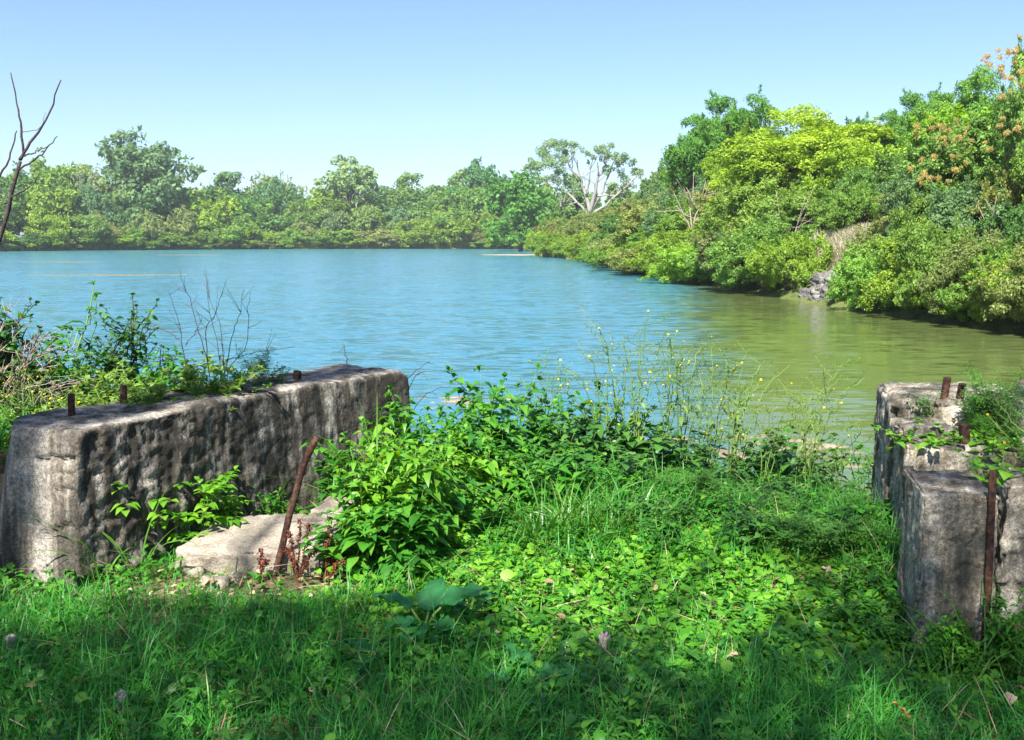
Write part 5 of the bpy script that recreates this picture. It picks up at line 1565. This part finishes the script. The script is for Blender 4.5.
mustard(655, 5.0, [(634, 585), (640, 560)], 'small yellowing plant on the sunlit path', 2, pods=False)
mustard(38, 5.3, [(20, 400), (40, 392), (52, 410), (12, 415)], 'yellow flowered weed behind the near end of the long wall', 5)
mustard(15, 5.6, [(10, 380), (30, 385), (48, 372)], 'yellow flowered weed at the left picture edge', 5)
mustard(70, 5.5, [(62, 400), (80, 410), (90, 395)], 'yellow flowered weed between the dry bush and the near bolt', 4)
mustard(1045, 4.6, [(1030, 430), (1020, 450)], 'wiry plant at the right picture edge above the wide block', 2, z=.6)


# ---- bare twigs
def twiggy(name, px, Y, z, paths, rad, mat, label, cat, side=3, sl=.10, grp=None):
    r = np.random.default_rng(abs(int(px)) + 5)
    b = at(px, 300, Y); b = Vector((b.x, Y, z))
    g = Geo()
    for path in paths:
        dy = r.uniform(-.25, .25)
        P = [at(x, y, Y + dy * i / (len(path) - 1)) - b for i, (x, y) in enumerate(path)]
        W_ = wig(P, 14, .004, r); tube(g, W_, np.linspace(rad, rad * .3, 14), 5)
        for k in range(side):
            i = r.integers(4, 12); d = (W_[i + 1] - W_[i]).normalized()
            e = W_[i] + (d * .8 + Vector(r.normal(0, .6, 3))).normalized() * sl * r.uniform(.6, 1.6)
            tube(g, wig([W_[i], (W_[i] + e) / 2, e], 5, .003, r), np.linspace(rad * .5, rad * .2, 5), 4)
    o = link(name, g.mesh(name, M[mat])); o.location = b
    return tag(o, label, cat, grp)


twiggy('bare_shrub', 215, 5.95, .60, [[(226, 402), (224, 372), (215, 335), (207, 290), (203, 268)], [(226, 402), (224, 372), (222, 330), (214, 310), (204, 282)], [(210, 400), (208, 365), (200, 335), (190, 300), (182, 286)], [(190, 402), (185, 360), (180, 330), (172, 300), (168, 290)], [(226, 370), (232, 335), (240, 315), (243, 290)],
                               [(228, 400), (229, 370), (246, 345), (248, 310), (250, 292)], [(226, 360), (244, 356), (262, 352), (274, 348)], [(208, 362), (206, 330), (216, 312), (222, 292)], [(186, 345), (196, 330), (202, 316)], [(180, 340), (165, 330), (150, 322)]], .0034, 'twig',
       'bare dark twiggy shrub on the far part of the wall top', 'bare shrub', 4, .14)
twiggy('dead_branches', 1000, 27.5, 1.2, [[(1000, 262), (992, 236), (980, 222)], [(1000, 262), (1006, 238), (1020, 226)], [(1000, 258), (1000, 232), (1004, 212)], [(1004, 250), (1018, 244), (1030, 246)], [(996, 250), (984, 246), (972, 240)]], .03, 'pinktwig', 'grey dead branches poking out of the tall bush at the picture edge', 'dead branches', 5, .7)
twiggy('dead_branches', 690, 58, 1.0, [[(692, 236), (686, 218), (676, 206)], [(692, 236), (696, 214), (706, 204)], [(692, 230), (690, 206), (694, 196)]], .05, 'pinktwig', 'grey dead branches above the waterside bush below the leaning tree', 'dead branches', 5, 1.2)
twiggy('dead_branches', 792, 43, 1.0, [[(792, 262), (786, 236), (778, 214)], [(792, 262), (796, 230), (804, 208)], [(790, 250), (780, 240), (770, 236)]], .035, 'pinktwig', 'brownish dead branches beside the dry grassy slope', 'dead branches', 6, .9)
paths = []
r = np.random.default_rng(4)
for k in range(34):
    x0 = r.uniform(-30, 20); y0 = r.uniform(392, 425); a = r.uniform(-.1, 1.25); l = r.uniform(45, 110)
    paths.append([(x0, y0), (x0 + math.sin(a) * l * .5, y0 - math.cos(a) * l * .55), (x0 + math.sin(a) * l * 1.05, y0 - math.cos(a) * l * .9)])
twiggy('dry_bush', 5, 5.7, .5, paths, .0042, 'pinktwig', 'dry pinkish grey twiggy bush at the left picture edge', 'dry bush', 5, .13)
twiggy('bare_shrub', 400, 6.9, -.3, [[(390, 430), (404, 385), (424, 365), (430, 361)], [(395, 430), (408, 390), (420, 372), (428, 380)], [(400, 430), (425, 395), (452, 385)], [(348, 365), (345, 352), (344, 344)]], .004, 'twig', 'few thin bare twigs curling past the far corner of the long wall', 'bare twigs', 1, .06)
# dead sapling whose top enters at the upper left
def dead_sapling():
    r = np.random.default_rng(17); Y = 5.3
    b = at(-75, 470, Y); b.z = hz(b.x, Y)
    g = Geo()
    for path, r0, r1 in [([(-75, 480), (-50, 390), (-22, 300), (0, 236), (14, 186), (20, 160)], .017, .009), ([(20, 160), (23, 150), (21, 125), (17, 105), (11, 73)], .009, .003), ([(20, 160), (28, 147), (40, 130), (52, 106), (61, 80)], .0095, .003),
                         ([(19, 170), (34, 160), (46, 150), (57, 136)], .006, .0025), ([(24, 156), (36, 152), (50, 145)], .005, .002), ([(4, 204), (18, 194), (30, 187), (40, 174)], .006, .002), ([(-14, 212), (-2, 180), (10, 155), (17, 130)], .008, .003),
                         ([(-30, 320), (-60, 270), (-80, 200)], .012, .004), ([(22, 131), (32, 131), (42, 126), (45, 112)], .002, .001), ([(-40, 360), (-16, 290), (-14, 212)], .012, .007)]:
        P = [at(x, y, Y) - b for x, y in path]
        tube(g, wig(P, 14, .003, r), np.linspace(r0, r1, 14), 6)
    o = link('dead_sapling', g.mesh('dead_sapling', M['twig'])); o.location = b
    tag(o, 'bare dark forked branch rising against the sky at the left picture edge', 'dead sapling')


dead_sapling()


# ---- single things on the ground: stones, fallen leaves
for px, py, s, lab, k in [(568, 653, .035, 'pinkish white stone among the ground cover', 1), (122, 704, .032, 'pale tan stone in the shaded grass', 2), (12, 645, .035, 'pinkish stone in the grass at the left picture edge', 3), (604, 644, .034, 'flat pinkish stone beside the white one', 4)]:
    c = on(px, py, .03)
    st = rough_block('stone', [(c.x - s, c.y - s * .7), (c.x + s * .7, c.y - s), (c.x + s, c.y + s * .6), (c.x - s * .6, c.y + s * .9)], -.02, .085, (12, 12, 10), .016, M['pinkstone'] if 'pinkstone' in M else M.setdefault('pinkstone', rough_mat('pinkstone', [(.3, (.38, .28, .24)), (.7, (.58, .47, .42))], 14, bump=.3, bdist=.004)), 1.2, seed=60.0 + k)
    tag(st, lab, 'stone')
r = np.random.default_rng(77)
FL = [(908, 729, .075, 'large orange brown fallen leaf at the foot of the pillar weeds'), (738, 596, .045, 'pinkish fallen leaf right of the sunlit patch'), (700, 597, .05, 'brown fallen leaf on the sunlit ground cover'), (668, 602, .04, 'pale fallen leaf in the middle of the sunlit patch'),
      (655, 596, .035, 'reddish fallen leaf left of the pale one'), (553, 592, .05, 'dark reddish fallen leaf on the ground cover'), (468, 580, .06, 'long pale fallen leaf behind the big broad leaves'), (820, 575, .05, 'tan fallen leaf under the ferny weeds'), (828, 580, .045, 'tan fallen leaf beside the other one under the ferny weeds'),
      (565, 625, .04, 'small brown fallen leaf by the pinkish stone'), (738, 664, .05, 'upright tan leaf in the shaded tuft'), (36, 690, .04, 'brown fallen leaf in the grass at lower left'), (250, 702, .035, 'small brown leaf in the shaded grass'), (1010, 700, .06, 'dark brown leaf under the weeds at the picture edge'),
      (1014, 690, .05, 'tan leaf lying under the wide block'), (350, 620, .035, 'brown leaf beside the reddish dock'), (610, 575, .03, 'small dry leaf behind the sunlit patch'), (176, 660, .04, 'dry tan leaf in the shaded grass below the slab'), (420, 700, .035, 'small reddish leaf in the shade')]
for px, py, L, lab in FL:
    c = on(px, py, .05); V, Fc = big_leaf(r, L, L * .62, r.uniform(-.3, .3))
    me = bpy.data.meshes.new('fallen_leaf'); me.from_pydata(V, [], Fc); me.update(); me.polygons.foreach_set('use_smooth', [True] * len(me.polygons))
    a = me.attributes.new('tint', 'FLOAT', 'POINT'); a.data.foreach_set('value', np.full(len(V), r.uniform(.1, .9), np.float32))
    me.materials.append(M['dry'] if 'orange' not in lab else M.setdefault('orange_leaf', leaf_mat('orange_leaf', [(0, (.30, .13, .04)), (1, (.42, .20, .07))], .3, .6, .3)))
    o = link('fallen_leaf', me); o.location = (c.x, c.y, hz(c.x, c.y) + .095); o.rotation_euler = (r.normal(-.2, .3), r.normal(0, .3), r.uniform(0, 6.28))
    tag(o, lab, 'fallen leaf', 'fallen leaves on the grass')


# ------------------------------------------------------------------ the tree behind the camera that shades the foreground
def shade_want(x, y):
    """how strongly the crown covers the sun over a point of the ground"""
    n1 = vnoise(x, y, 2.4, 6); n2 = vnoise(x, y, 5.2, 2)
    edge = 4.14 - .32 * sst(-.2, .3, x) * (1 - sst(1.0, 1.4, x)) + .10 * n1 + .05 * n2
    s = 1 - sst(edge - .10, edge + .12, y)
    for cx, cy, rx, ry, k in [(.58, 4.25, .62, .46, 1.0), (.72, 3.55, .22, .16, .7), (-1.05, 3.18, .14, .10, .8), (-1.9, 4.0, .32, .14, .9), (-.2, 4.05, .25, .10, .5), (.4, 3.2, .12, .08, .5)]:
        d = np.sqrt(((x - cx) / rx) ** 2 + ((y - cy) / ry) ** 2) + .25 * n2
        s *= 1 - k * (1 - sst(.75, 1.1, d))
    s = s * (1 - .85 * sst(.34, .50, n2 * .7 + .5 * vnoise(x, y, 8.5, 3)))
    # right side and pillar
    s = np.maximum(s, .60 * sst(1.15, 1.45, x + .15 * n1) * (1 - sst(5.0, 5.6, y)))
    s = np.maximum(s, .32 * sst(.9, 1.5, x) * sst(4.6, 5.0, y) * (1 - sst(6.6, 7.4, y)))
    # wall top and its left end
    q = np.stack([x - .17, y - .58], 1)
    lw = left_of_wall(q[:, 0], q[:, 1])
    s = np.maximum(s, .97 * sst(.08, .17, lw + .03 * n2) * (1 - sst(.48, .62, lw)) * (x > -3) * (x < -.2) * (y > 4.6))
    endl = sst(-.05, .03, -(x + 2.43 - .5 * (y - 4.4)) + .02 * n2) * sst(4.15, 4.35, y) * (1 - sst(5.15, 5.35, y)) * (x < -2.0)
    s = np.maximum(s, endl)
    dd = np.sqrt(((x - .62) / .60) ** 2 + ((y - 4.22) / .45) ** 2) + .25 * n2
    s *= 1 - (1 - sst(.8, 1.05, dd))
    # light dapple over the thicket
    s = np.maximum(s, .2 * sst(.25, .5, vnoise(x, y, 3.1, 9)) * sst(4.7, 5.2, y) * (x > -1.2))
    return s


def shade_tree():
    r = np.random.default_rng(9)
    n = 100000
    x = r.uniform(-4.2, 3.8, n); y = r.uniform(1.2, 7.6, n)
    w = shade_want(x, y); k = r.random(n) < .54 * w ** 1.3 + .5 * (w > .93) * (y > 4.25)
    x, y = x[k], y[k]; n = len(x)
    # each leaf lies on the sun ray of its ground point, in layers of foliage
    hgt = r.choice([7.4, 8.4, 9.4, 10.4], n) + r.normal(0, .3, n)
    p = np.stack([x, y, np.zeros(n)], 1) + np.array(SUN)[None] * (hgt / SUN.z)[:, None] + r.normal(0, .012, (n, 3))
    g = Geo()
    L = r.uniform(.06, .10, n)
    leaves(g, p, nrm(runit(n, r) + [0, 0, -.4]), nrm(runit(n, r) + np.array(SUN) * 1.2), L, L * .62, LEAF_D, .1)
    ROOT = (-3.6, -6.2, 0)
    t = empty('shade_tree', ROOT, 'leafy tree just behind the viewpoint that throws dappled shade on the grass', 'tree')
    o = link('crown', g.mesh('crown', M['broad'], False), t); o.location = (3.6, 6.2, 0)
    gt = Geo()
    tube(gt, wig([(0, 0, -.3), (.1, .1, 1.8), (.5, .3, 3.6), (.9, .5, 7.2)], 14, .02, r), np.linspace(.26, .13, 14), 10)
    cells = {}
    for q in p[::7]: cells.setdefault((int(q[0] // 1.3), int(q[1] // 1.3)), []).append(q)
    for c, qs in cells.items():
        e = Vector(np.mean(qs, 0)) - Vector(ROOT) ; e.z -= .2
        s = Vector((.5, .3, 3.6)).lerp(Vector((.9, .5, 7.2)), r.random())
        tube(gt, wig([s, s.lerp(e, .5) + Vector((0, 0, .25)), e], 10, .04, r), np.linspace(.028, .008, 10), 5)
    link('trunk', gt.mesh('trunk', M['bark']), t)


shade_tree()
